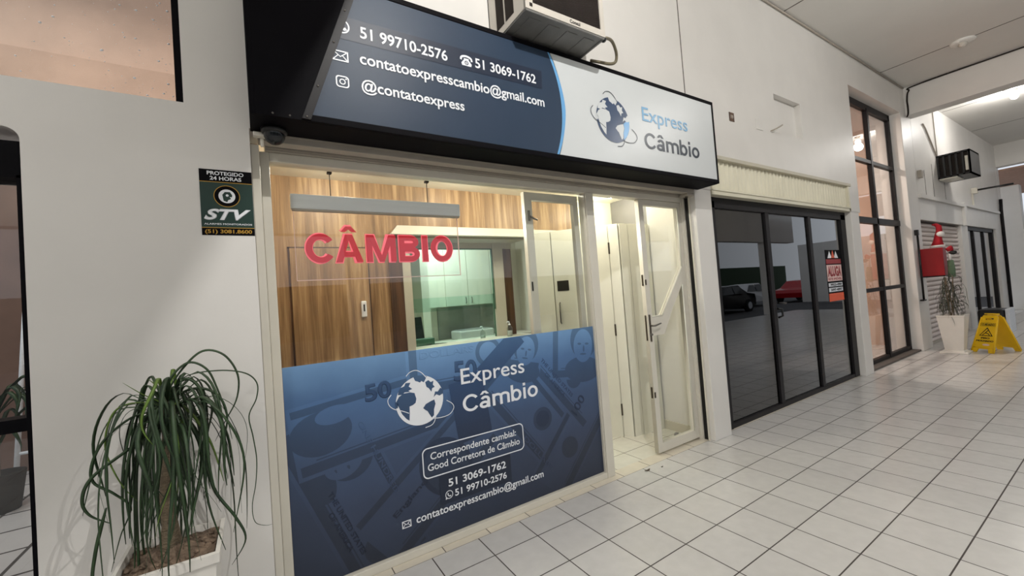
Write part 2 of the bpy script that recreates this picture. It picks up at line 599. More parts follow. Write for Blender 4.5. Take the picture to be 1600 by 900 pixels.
def heavy(s, parent, org, width, height, m, w=0.18, dep0=0.001, name='lettering', xd=(1, 0, 0), yd=(0, 0, 1)):
    """heavy sans lettering drawn from strokes; height = capital height"""
    A_ = lambda cx, cy, rx, ry, a, b, n=26: [(cx + rx * math.cos(math.radians(a + (b - a) * i / n)), cy + ry * math.sin(math.radians(a + (b - a) * i / n))) for i in range(n + 1)]
    h = w / 2
    G = {}
    G['C'] = (0.755, [('s', A_(.44, .5, .44 - h, .51 - h, 36, 324, 34))])
    hat = lambda cx, z: [('p', [(cx - .25, z), (cx - .10, z), (cx, z + .10), (cx + .10, z), (cx + .25, z), (cx + .09, z + .20), (cx - .09, z + .20)])]
    G['\u00c2'] = (0.86, [('p', [(0, 0), (w * 1.06, 0), (.43, .80), (.43, 1), (.43 - w * .58, 1)]), ('p', [(.86, 0), (.86 - w * 1.06, 0), (.43, .80), (.43, 1), (.43 + w * .58, 1)]),
                         ('p', [(.2, .20), (.66, .20), (.62, .20 + w * .9), (.24, .20 + w * .9)])] + hat(.43, 1.09))
    G['M'] = (1.0, [('p', [(0, 0), (w, 0), (w, 1), (0, 1)]), ('p', [(1 - w, 0), (1, 0), (1, 1), (1 - w, 1)]),
                    ('p', [(w * .3, 1), (w * 1.3, 1), (.5 + w * .4, 0), (.5 - w * .4, 0)]), ('p', [(1 - w * 1.3, 1), (1 - w * .3, 1), (.5 + w * .4, 0), (.5 - w * .4, 0)])])
    G['B'] = (0.74, [('p', [(0, 0), (w, 0), (w, 1), (0, 1)]), ('s', [(.05, 1 - h)] + A_(.42, .755, .29 - h, .245 - h, 90, -90, 16) + [(.05, .51 + h)]),
                     ('s', [(.05, .57 - h)] + A_(.43, .285, .31 - h, .285 - h, 90, -90, 16) + [(.05, h)])])
    G['I'] = (w, [('p', [(0, 0), (w, 0), (w, 1), (0, 1)])])
    G['O'] = (0.86, [('s', A_(.43, .5, .43 - h, .51 - h, 0, 360, 40))])
    X = .73
    G['\u00e2'] = (0.60, [('s', A_(.27, .215, .27 - h, .215 - h + .005, 0, 360, 30)), ('p', [(.58 - w, 0), (.58, 0), (.58, .5), (.58 - w, .5)]),
                         ('s', [(.58 - h, .42)] + A_(.32, .50, .26 - h, X + .01 - h - .5, 0, 160, 16))] + hat(.30, .84))
    G['m'] = (0.96, [('p', [(0, 0), (w, 0), (w, X), (0, X)]), ('s', A_(.285, X - .22, .285 - h, .225 - h, 180, 0, 16) + [(.57 - h, 0)]),
                     ('s', A_(.285 + .57 - w, X - .22, .285 - h, .225 - h, 180, 0, 16) + [(.57 * 2 - w - h, 0)])])
    G['b'] = (0.62, [('p', [(0, 0), (w, 0), (w, 1.03), (0, 1.03)]), ('s', A_(.31, X / 2, .31 - h, X / 2 + .01 - h, 0, 360, 34))])
    G['i'] = (w, [('p', [(0, 0), (w, 0), (w, X), (0, X)]), ('p', [(0, .85), (w, .85), (w, 1.03), (0, 1.03)])])
    G['o'] = (0.64, [('s', A_(.32, X / 2, .32 - h, X / 2 + .01 - h, 0, 360, 34))])
    gap = .12
    tot = sum(G[c][0] for c in s) + gap * (len(s) - 1)
    k = width / tot
    xd, yd, org = Vector(xd), Vector(yd), Vector(org)
    nd = xd.cross(yd)
    mb = MB()
    x0 = 0

    def P(x, z, d):
        return org + xd * ((x0 + x) * k) + yd * (z * height) + nd * d
    for c in s:
        for si, (kind, pts) in enumerate(G[c][1]):
            depth = dep0 * (1 + 0.12 * si)
            if kind == 'p':
                mb.hexa([P(x, z, depth) for x, z in pts], [P(x, z, 0) for x, z in pts])
            else:
                o = strip2d(pts, w)
                n = len(pts)
                for i in range(n - 1):
                    q = [o[i], o[i + 1], o[2 * n - 2 - i], o[2 * n - 1 - i]]
                    mb.hexa([P(x, z, depth) for x, z in q], [P(x, z, 0) for x, z in q])
        x0 += G[c][0] + gap
    return mb.build(name, m, parent)


def strip2d(pts, w):
    """closed outline of a polyline given a width, tapered ends"""
    L, Rr = [], []
    n = len(pts)
    for i in range(n):
        a, b = pts[max(0, i - 1)], pts[min(n - 1, i + 1)]
        dx, dy = b[0] - a[0], b[1] - a[1]
        l = math.hypot(dx, dy) or 1
        ww = w / 2
        nx, ny = -dy / l * ww, dx / l * ww
        L.append((pts[i][0] + nx, pts[i][1] + ny))
        Rr.append((pts[i][0] - nx, pts[i][1] - ny))
    return L + Rr[::-1]


def smooth_line(pts, n=8):
    out = []
    P = [pts[0]] + list(pts) + [pts[-1]]
    for i in range(1, len(P) - 2):
        for k in range(n):
            t = k / n
            out.append(tuple(0.5 * ((2 * b) + (-a + c) * t + (2 * a - 5 * b + 4 * c - d) * t * t + (-a + 3 * b - 3 * c + d) * t ** 3)
                             for a, b, c, d in zip(P[i - 1], P[i], P[i + 1], P[i + 2])))
    out.append(tuple(pts[-1]))
    return out


def circle(cx, cy, rx, ry=None, n=40, a0=0.0, a1=2 * math.pi):
    ry = rx if ry is None else ry
    return [(cx + rx * math.cos(a0 + (a1 - a0) * i / n), cy + ry * math.sin(a0 + (a1 - a0) * i / n)) for i in range(n)]


def clip_poly(poly, x0, x1, y0, y1):
    def cut(pl, inside, inter):
        out = []
        for i in range(len(pl)):
            a, b = pl[i - 1], pl[i]
            if inside(b):
                if not inside(a):
                    out.append(inter(a, b))
                out.append(b)
            elif inside(a):
                out.append(inter(a, b))
        return out

    def ix(c):
        return lambda a, b: (c, a[1] + (b[1] - a[1]) * (c - a[0]) / (b[0] - a[0]))

    def iy(c):
        return lambda a, b: (a[0] + (b[0] - a[0]) * (c - a[1]) / (b[1] - a[1]), c)
    for ins, it in ((lambda p: p[0] >= x0, ix(x0)), (lambda p: p[0] <= x1, ix(x1)),
                    (lambda p: p[1] >= y0, iy(y0)), (lambda p: p[1] <= y1, iy(y1))):
        poly = cut(poly, ins, it)
        if not poly:
            return []
    return poly


def rounded(x0, x1, y0, y1, r, n=6):
    out = []
    for cx, cy, a in ((x1 - r, y1 - r, 0), (x0 + r, y1 - r, 90), (x0 + r, y0 + r, 180), (x1 - r, y0 + r, 270)):
        for i in range(n + 1):
            t = math.radians(a + 90 * i / n)
            out.append((cx + r * math.cos(t), cy + r * math.sin(t)))
    return out


# ================================================================== THE SETTING
YW = -0.155          # front face of the walls and pillars
ZC = 4.88            # ceiling
fl = MB()
fl.add([(-9, -6.6, 0), (19, -6.6, 0), (19, -0.0965, 0), (-9, -0.0965, 0)], [(0, 1, 2, 3)], 0)
fl.add([(-2.0, -0.0965, 0), (5.7, -0.0965, 0), (5.7, 0.03, 0), (-2.0, 0.03, 0)], [(0, 1, 2, 3)], 1)
fl.add([(-9, -0.0965, 0), (-2.0, -0.0965, 0), (-2.0, 0.03, 0), (-9, 0.03, 0)], [(0, 1, 2, 3)], 0)
fl.add([(5.7, -0.0965, 0), (19, -0.0965, 0), (19, 0.03, 0), (5.7, 0.03, 0)], [(0, 1, 2, 3)], 0)
structure('floor', fl, ['tile', 'strip'])
fi = MB().add([(-2.05, 0.03, 0), (1.86, 0.03, 0), (1.86, 3.1, 0), (-2.05, 3.1, 0)], [(0, 1, 2, 3)])
structure('floor_inside', fi, 'tile_in')
fd = MB().add([(1.86, 0.03, 0), (16.5, 0.03, 0), (16.5, 4.2, 0), (1.86, 4.2, 0)], [(0, 1, 2, 3)])
structure('floor_neighbours', fd, 'tile')
fp = MB().add([(-9, 0.03, 0), (-2.06, 0.03, 0), (-2.06, 4.4, 0), (-9, 4.4, 0)], [(0, 1, 2, 3)])
structure('floor_patio', fp, 'tile_patio')
structure('ground_street', MB().box(-30, 60, -60, -6.6, -0.25, -0.1), 'asphalt')
structure('ground_beyond', MB().box(19, 60, -6.6, 8, -0.25, -0.02), 'asphalt')

ce = MB().box(-9, 16.3, -6.6, YW, ZC, ZC + 0.2)
structure('ceiling', ce, 'ceil')
cj = MB()
for x in (1.55, 3.79, 7.15, 10.9, 13.6):
    cj.box(x - 0.006, x + 0.006, -6.4, YW - 0.02, ZC - 0.004, ZC + 0.001)
structure('trim_1', cj, 'darkline')
ct = MB().tube([(2.6, YW - 0.018, ZC - 0.02), (5.2, YW - 0.018, ZC - 0.022), (8.33, YW - 0.018, ZC - 0.02)], 0.011)
structure('trim_2', ct, 'headrail')

# ceiling beams across the gallery, the near one an added blocker
structure('ceiling_beam', MB().box(-1.42, -1.1425, -6.4, YW, 3.965, ZC), 'wall')  # unseen beam added to cast the diagonal shade on the left wall
b2 = MB().box(8.40, 8.72, -6.4, YW, 4.36, ZC)
structure('ceiling_beam', b2, 'wall')
cond = smooth_line([(8.385, -6.2, 4.855), (8.385, -2.0, 4.855), (8.385, -0.38, 4.86), (8.385, -0.235, 4.80), (8.385, -0.20, 4.66), (8.385, -0.20, 4.5), (8.385, -0.195, 4.38), (8.395, -0.17, 4.33)], 6)
tag(MB().tube(cond, 0.012, 8).build('cable_conduit', 'grille'), 'thin dark cable curving along the edge of the ceiling beam past the tall window', 'cable')

# facade wall, left of the shop
wl = MB()
wl.box(-2.80, -2.035, YW, 0.05, 0, 2.52)
wl.box(-2.285, -2.035, YW, 0.05, 2.52, ZC)
wl.box(-7.0, -2.80, YW, 0.05, 2.32, 2.52)
wl.box(-7.0, -2.285, YW, 0.05, 4.2, ZC)
# rounded inner corner of the opening
cr = [(-2.80, 2.32), (-2.80, 2.27)] + [(-2.85 + 0.05 * math.cos(math.radians(a)), 2.27 + 0.05 * math.sin(math.radians(a))) for a in range(10, 90, 10)] + [(-2.85, 2.32)]
n = len(cr)
wl.add([(x, YW, z) for x, z in cr] + [(x, 0.05, z) for x, z in cr],
       [list(range(n)), list(range(n, 2 * n))[::-1]] + [(i, (i + 1) % n, n + (i + 1) % n, n + i) for i in range(n)])
structure('wall_left', wl, 'wall')
wb = MB().box(-2.20, -2.035, 0.05, 1.3, 0, ZC)
structure('wall_left_return', wb, 'wall')

# facade wall above and right of the shop
wr = MB()
wr.box(-2.035, 1.862, YW, 0.05, 2.44, ZC)
wr.box(1.862, 3.35, YW, 0.05, 2.79, ZC)
wr.box(3.35, 4.03, YW, 0.05, 2.79, 3.27)
wr.box(3.35, 4.03, YW, 0.05, 3.735, ZC)
wr.box(3.35, 4.03, YW + 0.07, 0.05, 3.27, 3.735)
wr.box(4.03, 5.36, YW, 0.05, 2.79, ZC)
wr.box(5.36, 5.72, YW, 0.05, 2.40, ZC)
wr.box(5.72, 8.08, YW, 0.05, 4.37, ZC)
structure('wall_right', wr, 'wall')
pl = MB().box(1.587, 1.862, YW, 0.43, 0, 2.45, 0.006)
structure('pillar', pl, 'wall', label='white painted pillar between the lit shop and the smoked-glass shopfront', cat='pillar')
structure('pillar', MB().box(5.36, 5.66, YW, 0.25, 0, 2.41, 0.006), 'wall', label='white pillar between the smoked-glass shopfront and the tall window', cat='pillar')
structure('pillar', MB().box(8.08, 8.66, YW, 0.3, 0, ZC, 0.01), 'wall', label='white pillar right of the tall window, under the ceiling beam', cat='pillar')
# far wall
wf = MB()
wf.box(8.66, 16.3, YW, 0.1, 2.42, ZC)
wf.box(11.75, 12.35, YW + 0.02, 0.1, 0, 2.42)
wf.box(15.45, 16.3, YW, 0.1, 0, 2.42)
structure('wall_far', wf, 'wall')
lg = MB().box(8.66, 11.9, YW - 0.05, YW, 2.83, 2.90).box(12.0, 15.9, YW - 0.05, YW, 2.86, 2.92).box(11.86, 12.03, YW - 0.055, YW, 2.40, 2.93)
structure('trim_3', lg, 'wall')
wj = MB()
for x, z0, z1 in ((9.2, 2.92, 3.42), (9.75, 2.92, 3.6), (10.6, 2.92, 3.3)):
    wj.box(x - .006, x + .006, YW - 0.004, YW, z0, z1)
wj.box(1.57, 1.58, YW - 0.003, YW, 3.2, ZC)
structure('trim_4', wj, 'darkline')
# end of the gallery
we = MB().box(16.3, 16.6, -6.6, 0.1, 4.25, ZC)
we.box(16.25, 16.6, -0.16, 0.2, 0, 4.3)
structure('wall_end', we, 'wall')
structure('pillar', MB().box(17.6, 18.0, -0.40, 0.1, 0, 3.8, 0.01), 'wall', label='broad white pier standing beyond the end of the gallery', cat='pillar')
sl = MB()
for i in range(46):
    x = 16.7 + i * 0.16
    sl.box(x, x + 0.1, -6, 1.5, 4.17, 4.22)
structure('ceiling_slats', sl, 'woodslat')
structure('wall_outside', MB().box(25.5, 25.8, -9, 6, 0, 3.4), 'wall')

# opposite side of the gallery (seen mirrored in the shop glass)
wo = MB().box(-9, 19, -6.75, -6.45, 3.1, ZC)
for x in (-8.8, -4.6, -0.4, 3.8, 8.0, 12.2, 16.4):
    wo.box(x, x + 0.4, -6.75, -6.4, 0, 3.1)
structure('wall_opposite', wo, 'wall')
structure('wall_west', MB().box(-9.2, -9, -6.75, 0.05, 0, ZC), 'wall')

# ---- the lit shop's own room
rm = MB()
rm.box(1.28, 2.5, 1.2, 1.3, 0, 2.63)
rm.box(1.862, 2.5, 0.43, 0.5, 0, 2.63)
rm.box(2.42, 2.5, 0.5, 1.2, 0, 2.63)
structure('wall_shop_back', rm, 'cream2')
structure('ceiling_shop', MB().box(-2.03, 2.5, 0.06, 1.3, 2.63, 2.70), 'cream')
structure('wall_shop_side', MB().box(-2.035, -2.0, 0.06, 1.2, 0, 2.63), 'wood')
ww = MB()
ww.box(-2.03, -0.9, 1.2, 1.28, 0, 2.63)
ww.box(-0.9, 1.28, 1.2, 1.28, 2.24, 2.63)
structure('wall_shop_timber', ww, 'wood')
bs = MB()
bs.box(1.572, 1.587, 0.0, 0.43, 0, 0.09)
structure('baseboard_right', bs, 'beige')
# recess with the teller window
rc = MB()
rc.box(-0.9, 0.56, 1.28, 1.70, 2.16, 2.24)
rc.box(-0.9, 0.56, 1.60, 1.66, 2.10, 2.16)
rc.box(-0.9, -0.82, 1.195, 1.30, 0, 2.16)
rc.box(-0.9, -0.68, 1.60, 1.66, 0, 2.16)
rc.box(0.29, 0.425, 1.585, 1.66, 0, 2.16)
rc.box(-0.9, 0.425, 1.60, 1.66, 0, 1.04)
structure('wall_teller', rc, 'beige')
structure('trim_5', MB().box(0.425, 0.56, 1.62, 1.68, 0, 2.16), 'wood_dark')
cv = MB()
cv.hexa([(-1.0, 1.13, 2.163), (0.93, 1.13, 2.163), (0.93, 1.2, 2.163), (-1.0, 1.2, 2.163)],
        [(-0.92, 1.19, 2.255), (0.93, 1.19, 2.255), (0.93, 1.2, 2.255), (-0.92, 1.2, 2.255)])
structure('trim_6', cv, 'cream')
bk = MB()
bk.box(-1.6, 2.6, 2.95, 3.05, 0, 2.63)
bk.box(-1.6, -1.5, 1.66, 2.95, 0, 2.63)
bk.box(1.5, 1.6, 1.7, 2.95, 0, 2.63)
bk.box(-1.6, 1.6, 1.66, 3.05, 2.63, 2.7)
structure('wall_back_office', bk, 'cream')

# ---- the dark shop
dk = MB()
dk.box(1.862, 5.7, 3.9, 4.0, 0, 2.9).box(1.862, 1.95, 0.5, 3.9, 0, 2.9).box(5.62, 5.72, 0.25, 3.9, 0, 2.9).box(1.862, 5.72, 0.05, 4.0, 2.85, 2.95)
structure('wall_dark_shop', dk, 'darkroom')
# ---- room behind the tall window
tw = MB()
tw.box(5.72, 8.66, 3.0, 3.1, 0, 5).box(5.70, 5.74, 0.3, 3.1, 0, 5).box(8.62, 8.66, 0.3, 3.1, 0, 5)
structure('wall_window_room', tw, 'peach')
# ---- corridor behind the far doorway and the shutter
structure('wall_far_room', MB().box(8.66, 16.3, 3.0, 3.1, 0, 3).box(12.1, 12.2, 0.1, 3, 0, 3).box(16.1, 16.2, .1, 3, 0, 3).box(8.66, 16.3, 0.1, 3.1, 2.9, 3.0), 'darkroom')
# ---- patio behind the left wall
pw = MB()
pw.box(-9, -2.06, 4.3, 4.5, 3.3, 4.82, mi=1)
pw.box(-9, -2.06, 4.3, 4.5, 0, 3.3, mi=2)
pw.box(-9, -2.06, 4.34, 4.5, 4.82, 7.5)
pw.box(-2.16, -2.06, 1.3, 4.3, 0, 7.5)
structure('wall_patio', pw, ['peach', 'peach2', 'peach_shaded'])
pp = MB().tube([(-6.6, 4.28, 4.3), (-6.6, 4.28, 4.75)], 0.05, 10)

# ================================================================== THE LIT SHOPFRONT
w1 = thing('window_1', 'big white framed shop window glowing with a timber-lined room, blue film on its lower half', 'window', (-0.84, 0, 0))
w1['kind'] = 'structure'
fr = MB()
fr.box(-1.995, -1.952, -0.03, 0.05, 0, 2.375, 0.004)
fr.box(-1.952, 1.60, -0.03, 0.05, 2.325, 2.375, 0.004)
fr.box(0.280, 0.362, -0.035, 0.05, 0, 2.33, 0.004)
fr.box(0.272, 0.288, -0.02, 0.05, 0.04, 2.33)
fr.box(-1.952, 0.280, -0.03, 0.05, 0, 0.045, 0.004)
fr.box(1.545, 1.60, -0.03, 0.05, 0, 2.33, 0.004)
fr.build('window_frame', 'offwhite', w1)
MB().box(-1.952, 0.280, 0.004, 0.012, 0.045, 2.325).build('window_pane', 'glass', w1)

# roller shutter rails over the shopfront
sr = thing('roller_shutter_rail', 'grey-beige steel shutter rail running along the top of the lit shopfront under the sign', 'shutter', (-0.2, -0.08, 2.4))
rb = MB().box(-2.0, 1.585, -0.15, -0.085, 2.385, 2.432, 0.004).box(-2.0, 1.585, -0.155, -0.148, 2.418, 2.432)
rb.build('rail', 'headrail', sr)
rb = MB().box(-1.97, 1.585, -0.055, 0.04, 2.375, 2.44).box(-1.97, 1.585, -0.062, -0.05, 2.385, 2.397)
rb.build('slat_edge', 'headrail', sr)
MB().box(-1.99, 1.58, -0.085, -0.055, 2.41, 2.44).build('slot', 'blackframe', sr)
sg = tag(MB().box(-2.034, -1.997, -0.11, -0.02, 0, 2.38, 0.004).build('shutter_guide', 'offwhite'), 'off-white vertical shutter guide between the sticker wall and the lit window', 'shutter guide')
sg2 = thing('shutter_guide', 'dark slotted shutter guide on the pillar beside the open glass door', 'shutter guide', (1.57, -0.06, 0))
MB().box(1.560, 1.5865, -0.045, -0.03, 0, 2.38).box(1.560, 1.5865, -0.105, -0.095, 0, 2.38).build('channel', 'offwhite', sg2)
MB().box(1.578, 1.5865, -0.095, -0.045, 0, 2.38).build('slot', 'blackplastic', sg2)
rs = MB().box(-2.0342, -2.0335, -0.13, -0.05, 1.0, 1.05)

br = thing('shutter_bracket', 'worn white steel bracket at the right end of the shutter rail by the pillar', 'bracket', (1.55, -0.12, 2.40))
MB().box(1.48, 1.585, -0.15, -0.06, 2.36, 2.384, 0.004).build('plate', 'headrail', br)
MB().cyl((1.52, -0.11, 2.35), (1.52, -0.11, 2.362), 0.014).build('bolt', 'darksteel', br)

# security camera in the corner
dc = thing('dome_camera', 'small black dome camera tucked under the left corner of the shop sign', 'camera', (-1.93, -0.22, 2.40))
MB().lathe((-1.93, -0.22, 2.428), [(0.001, 0), (0.058, 0), (0.058, -0.02), (0.05, -0.03), (0.001, -0.03)]).build('housing', 'blackplastic', dc)
MB().lathe((-1.93, -0.22, 2.40), [(0.048, 0), (0.046, -0.018), (0.036, -0.038), (0.018, -0.05), (0.001, -0.053)]).build('dome', 'carglass', dc)
MB().box(-2.02, -1.955, -0.20, -0.16, 2.392, 2.412, 0.004).box(-1.99, -1.975, -0.175, -0.155, 2.35, 2.40, 0.003).build('bracket', 'offwhite', dc)

# ---- open half of the door: right leaf
dl = thing('door_leaf', 'white framed glass door leaf with a slanting crossbar, standing shut beside the pillar', 'door', (1.24, 0, 0.02))
outer = [(0.935, 0.02), (1.542, 0.02), (1.542, 2.32), (0.935, 2.32)]
up = [(0.997, 2.27), (0.997, 1.245), (1.14, 1.245), (1.487, 1.69), (1.487, 2.27)]
lo = [(0.997, 0.10), (0.997, 1.07), (1.15, 1.07), (1.31, 1.31), (1.472, 1.52), (1.472, 0.10)]
flat_mesh('door_frame', [outer, up, lo], 0.042, 'offwhite', dl, (0, 0.006, 0))
flat_mesh('upper_pane', [up], 0.005, 'glass', dl, (0, 0.01, 0))
flat_mesh('lower_pane', [lo], 0.005, 'glass', dl, (0, 0.01, 0))
# glazing beads along the slanting bar
be = MB()
for a, b in (((1.14, 1.245), (1.487, 1.69)), ((0.997, 1.245), (1.14, 1.245)), ((1.487, 1.69), (1.487, 2.27)), ((1.472, 0.1), (1.472, 1.52))):
    be.tube([(a[0], -0.016, a[1]), (b[0], -0.016, b[1])], 0.006, 6)
be.build('glazing_bead', 'cream', dl)
hd = MB().box(0.948, 0.966, -0.022, -0.014, 1.02, 1.265, 0.002)
lk = hd.build('lock_plate', 'darksteel', dl)
MB().tube([(0.957, -0.02, 1.165), (0.957, -0.055, 1.165), (0.975, -0.062, 1.165), (1.055, -0.06, 1.178)], [0.008, 0.008, 0.008, 0.006]).build('lever_handle', 'steel', lk)
MB().cyl((0.957, -0.015, 1.085), (0.957, -0.036, 1.085), 0.010).build('lock_cylinder', 'steel', lk)
MB().box(0.931, 0.936, 0.0, 0.014, 1.03, 1.26).build('strike_plate', 'darksteel', dl)
for z in (1.58, 0.56):
    MB().box(0.931, 0.936, -0.002, 0.014, z - 0.05, z + 0.05).build('bolt_plate', 'darksteel', dl)
    MB().box(0.940, 0.955, -0.020, -0.015, z - 0.045, z + 0.005).build('bolt_lever', 'darksteel', dl)

# other leaf folded back behind the window
df = thing('door_leaf', 'second white framed glass leaf folded back behind the shop window, left of the doorway', 'door', (-0.02, 0.08, 0.02))
o2 = [(-0.275, 0.02), (0.265, 0.02), (0.265, 2.315), (-0.275, 2.315)]
i2 = [(-0.205, 0.1), (-0.205, 2.255), (0.215, 2.255), (0.215, 0.1)]
flat_mesh('door_frame', [o2, i2], 0.04, 'offwhite', df, (0, 0.075, 0))
flat_mesh('door_pane', [i2], 0.005, 'glass', df, (0, 0.075, 0))
MB().tube([(-0.24, 0.05, 2.13), (-0.205, 0.045, 2.11), (-0.17, 0.045, 2.10)], 0.007).box(-0.25, -0.235, 0.045, 0.056, 2.09, 2.17).build('latch', 'steel', df)
MB().box(-0.262, -0.252, 0.048, 0.056, 1.55, 1.62).build('bolt_plate', 'blackplastic', df)

st = thing('door_stop', 'small grey rubber door stop on the shop floor behind the glass leaf', 'door stop', (1.437, 0.166, 0))
MB().lathe((1.437, 0.166, 0), [(0.001, 0), (0.024, 0), (0.024, 0.03), (0.018, 0.042), (0.001, 0.044)]).build('rubber', 'ac_under', st)
MB().lathe((1.437, 0.166, 0.04), [(0.01, 0), (0.008, 0.006), (0.001, 0.007)]).build('screw', 'steel', st)

# ---- blue film with lettering on the lower half of the window
vf = thing('window_film', 'blue banknote-patterned film with a white globe covering the lower half of the shop window', 'window film', (-0.84, 0.0, 0.64))
YV = 0.0
MB().box(-1.950, 0.277, YV, YV + 0.004, 0.047, 1.228).build('film', 'vinyl', vf)
VX0, VX1, VZ0, VZ1 = -1.949, 0.276, 0.048, 1.227


def vin_poly(mb, poly, y, mi=0):
    poly = clip_poly(poly, VX0, VX1, VZ0, VZ1)
    if len(poly) > 2:
        mb.add([(x, y, z) for x, z in poly], [list(range(len(poly)))], mi)


def note_xy(cx, cz, ang):
    ca, sa = math.cos(math.radians(ang)), math.sin(math.radians(ang))
    return lambda x, z: (cx + x * ca - z * sa, cz + x * sa + z * ca)


notes = MB()     # 0 dark, 1 light, 2 deep
ly = [YV - 0.0002]


def note(cx, cz, w, h, ang, kind=0):
    T_ = note_xy(cx, cz, ang)

    def q(x0, x1, z0, z1, mi):
        ly[0] -= 0.00003
        vin_poly(notes, [T_(x0, z0), T_(x1, z0), T_(x1, z1), T_(x0, z1)], ly[0], mi)

    def el(x, z, rx, rz, mi, n=28):
        ly[0] -= 0.00003
        vin_poly(notes, [T_(px, pz) for px, pz in circle(x, z, rx, rz, n)], ly[0], mi)
    q(-w / 2, w / 2, -h / 2, h / 2, 1)
    q(-w / 2 + .02, w / 2 - .02, -h / 2 + .02, -h / 2 + .075, 0)
    if kind != 1:
        q(-w / 2 + .02, w / 2 - .02, h / 2 - .06, h / 2 - .02, 0)
    if kind != 2:
        q(-w / 2 + .02, -w / 2 + .07, -h / 2 + .02, h / 2 - .02, 0)
    q(-w / 2 + .10, w / 2 - .10, -h / 2 + .085, -h / 2 + .092, 0)
    return T_, q, el


def bust(el, q, x, z, s, flip=1):
    """a plain engraved head and shoulders, nobody in particular"""
    el(x, z - 0.62 * s, 0.62 * s, 0.34 * s, 0)
    el(x + 0.02 * s * flip, z + 0.16 * s, 0.46 * s, 0.52 * s, 0)
    el(x, z, 0.33 * s, 0.44 * s, 1)
    el(x - 0.13 * s, z + 0.05 * s, 0.065 * s, 0.03 * s, 0)
    el(x + 0.13 * s, z + 0.05 * s, 0.065 * s, 0.03 * s, 0)
    el(x + 0.02 * s, z - 0.08 * s, 0.03 * s, 0.09 * s, 0)
    el(x, z - 0.22 * s, 0.11 * s, 0.025 * s, 0)


T1, q1, e1 = note(-1.62, 0.46, 1.05, 0.46, -68, 0)
bust(e1, q1, -0.20, 0.02, 0.24)
e1(0.35, -0.02, 0.09, 0.09, 0)
T2, q2, e2 = note(-1.48, 0.86, 0.9, 0.40, 7, 2)
e2(-0.30, 0.02, 0.16, 0.12, 0)
e2(-0.22, 0.10, 0.10, 0.05, 1)
T3, q3, e3 = note(-0.93, 1.10, 0.72, 0.34, 0, 1)
e3(0.22, 0.05, 0.10, 0.10, 0)
e3(0.22, 0.05, 0.07, 0.07, 1)
T4, q4, e4 = note(-1.16, 0.42, 0.95, 0.42, 38, 2)
e4(0.10, -0.02, 0.17, 0.20, 2)
e4(0.10, -0.02, 0.14, 0.17, 0)
T5, q5, e5 = note(-0.35, 0.62, 1.05, 0.42, -52, 0)
e5(0.05, 0.03, 0.085, 0.085, 0)
e5(0.05, 0.03, 0.06, 0.06, 2)
T6, q6, e6 = note(0.02, 0.42, 0.9, 0.40, 48, 2)
e6(-0.12, 0.0, 0.08, 0.08, 0)
T7, q7, e7 = note(-0.06, 0.92, 0.95, 0.42, -50, 1)
e7(0.12, 0.02, 0.075, 0.075, 0)
T8, q8, e8 = note(0.10, 1.06, 0.55, 0.46, -6, 1)
bust(e8, q8, 0.05, 0.03, 0.30)
T9, q9, e9 = note(-0.42, 1.12, 0.34, 0.30, -14, 1)
bust(e9, q9, 0.02, 0.0, 0.24, -1)
q2(0.47, 0.72, -0.34, 0.06, 2)
q5(-0.62, -0.48, -0.1, 0.3, 2)
notes.build('banknote_print', ['vinyl_dark', 'vinyl_light', 'vinyl_deep'], vf)


def vtext(s, x, z, width, cap, m='ink_white', bold=0.0, y=YV - 0.0032, xd=(1, 0, 0), yd=(0, 0, 1), depth=0.0008):
    return text(s, vf, (x, y, z), width, cap, m, bold, xd, yd, depth)


def dirs(ang):
    a = math.radians(ang)
    return (math.cos(a), 0, math.sin(a)), (-math.sin(a), 0, math.cos(a))


def note_text(s, T_, x, z, width, cap, ang, m='vinyl_deep', bold=0.02):
    px, pz = T_(x, z)
    xd, yd = dirs(ang)
    vtext(s, px, pz, width, cap, m, bold, YV - 0.0020, xd, yd, 0.0004)


note_text('50', note_xy(-1.54, 0.965, 3), 0, 0, 0.155, 0.10, 3, 'vinyl_deep', 0.03)
note_text('50', note_xy(-0.98, 0.99, -2), 0, 0, 0.17, 0.13, -2, 'vinyl_deep', 0.03)
note_text('DOLLARS', note_xy(-1.20, 1.165, 0), 0, 0, 0.38, 0.045, 0, 'vinyl_light', 0.02)
note_text('THE UNITED STATES', T7, -0.22, -0.10, 0.42, 0.028, -50)
note_text('OF AMERICA', T7, -0.12, -0.15, 0.26, 0.028, -50)
note_text('THE UNITED STATES', T1, -0.10, -0.12, 0.42, 0.028, -68)
note_text('OF AMERICA', T1, 0.0, -0.165, 0.26, 0.028, -68)
note_text('DOLLARS', T5, 0.02, -0.18, 0.36, 0.034, -52, 'vinyl_light')
note_text('England', T4, -0.30, 0.02, 0.26, 0.034, 38)
note_text('ONE HUNDRED', T1, -0.36, 0.175, 0.5, 0.03, -68, 'vinyl_light')
note_text('100', T6, 0.1, 0.08, 0.16, 0.07, 48)

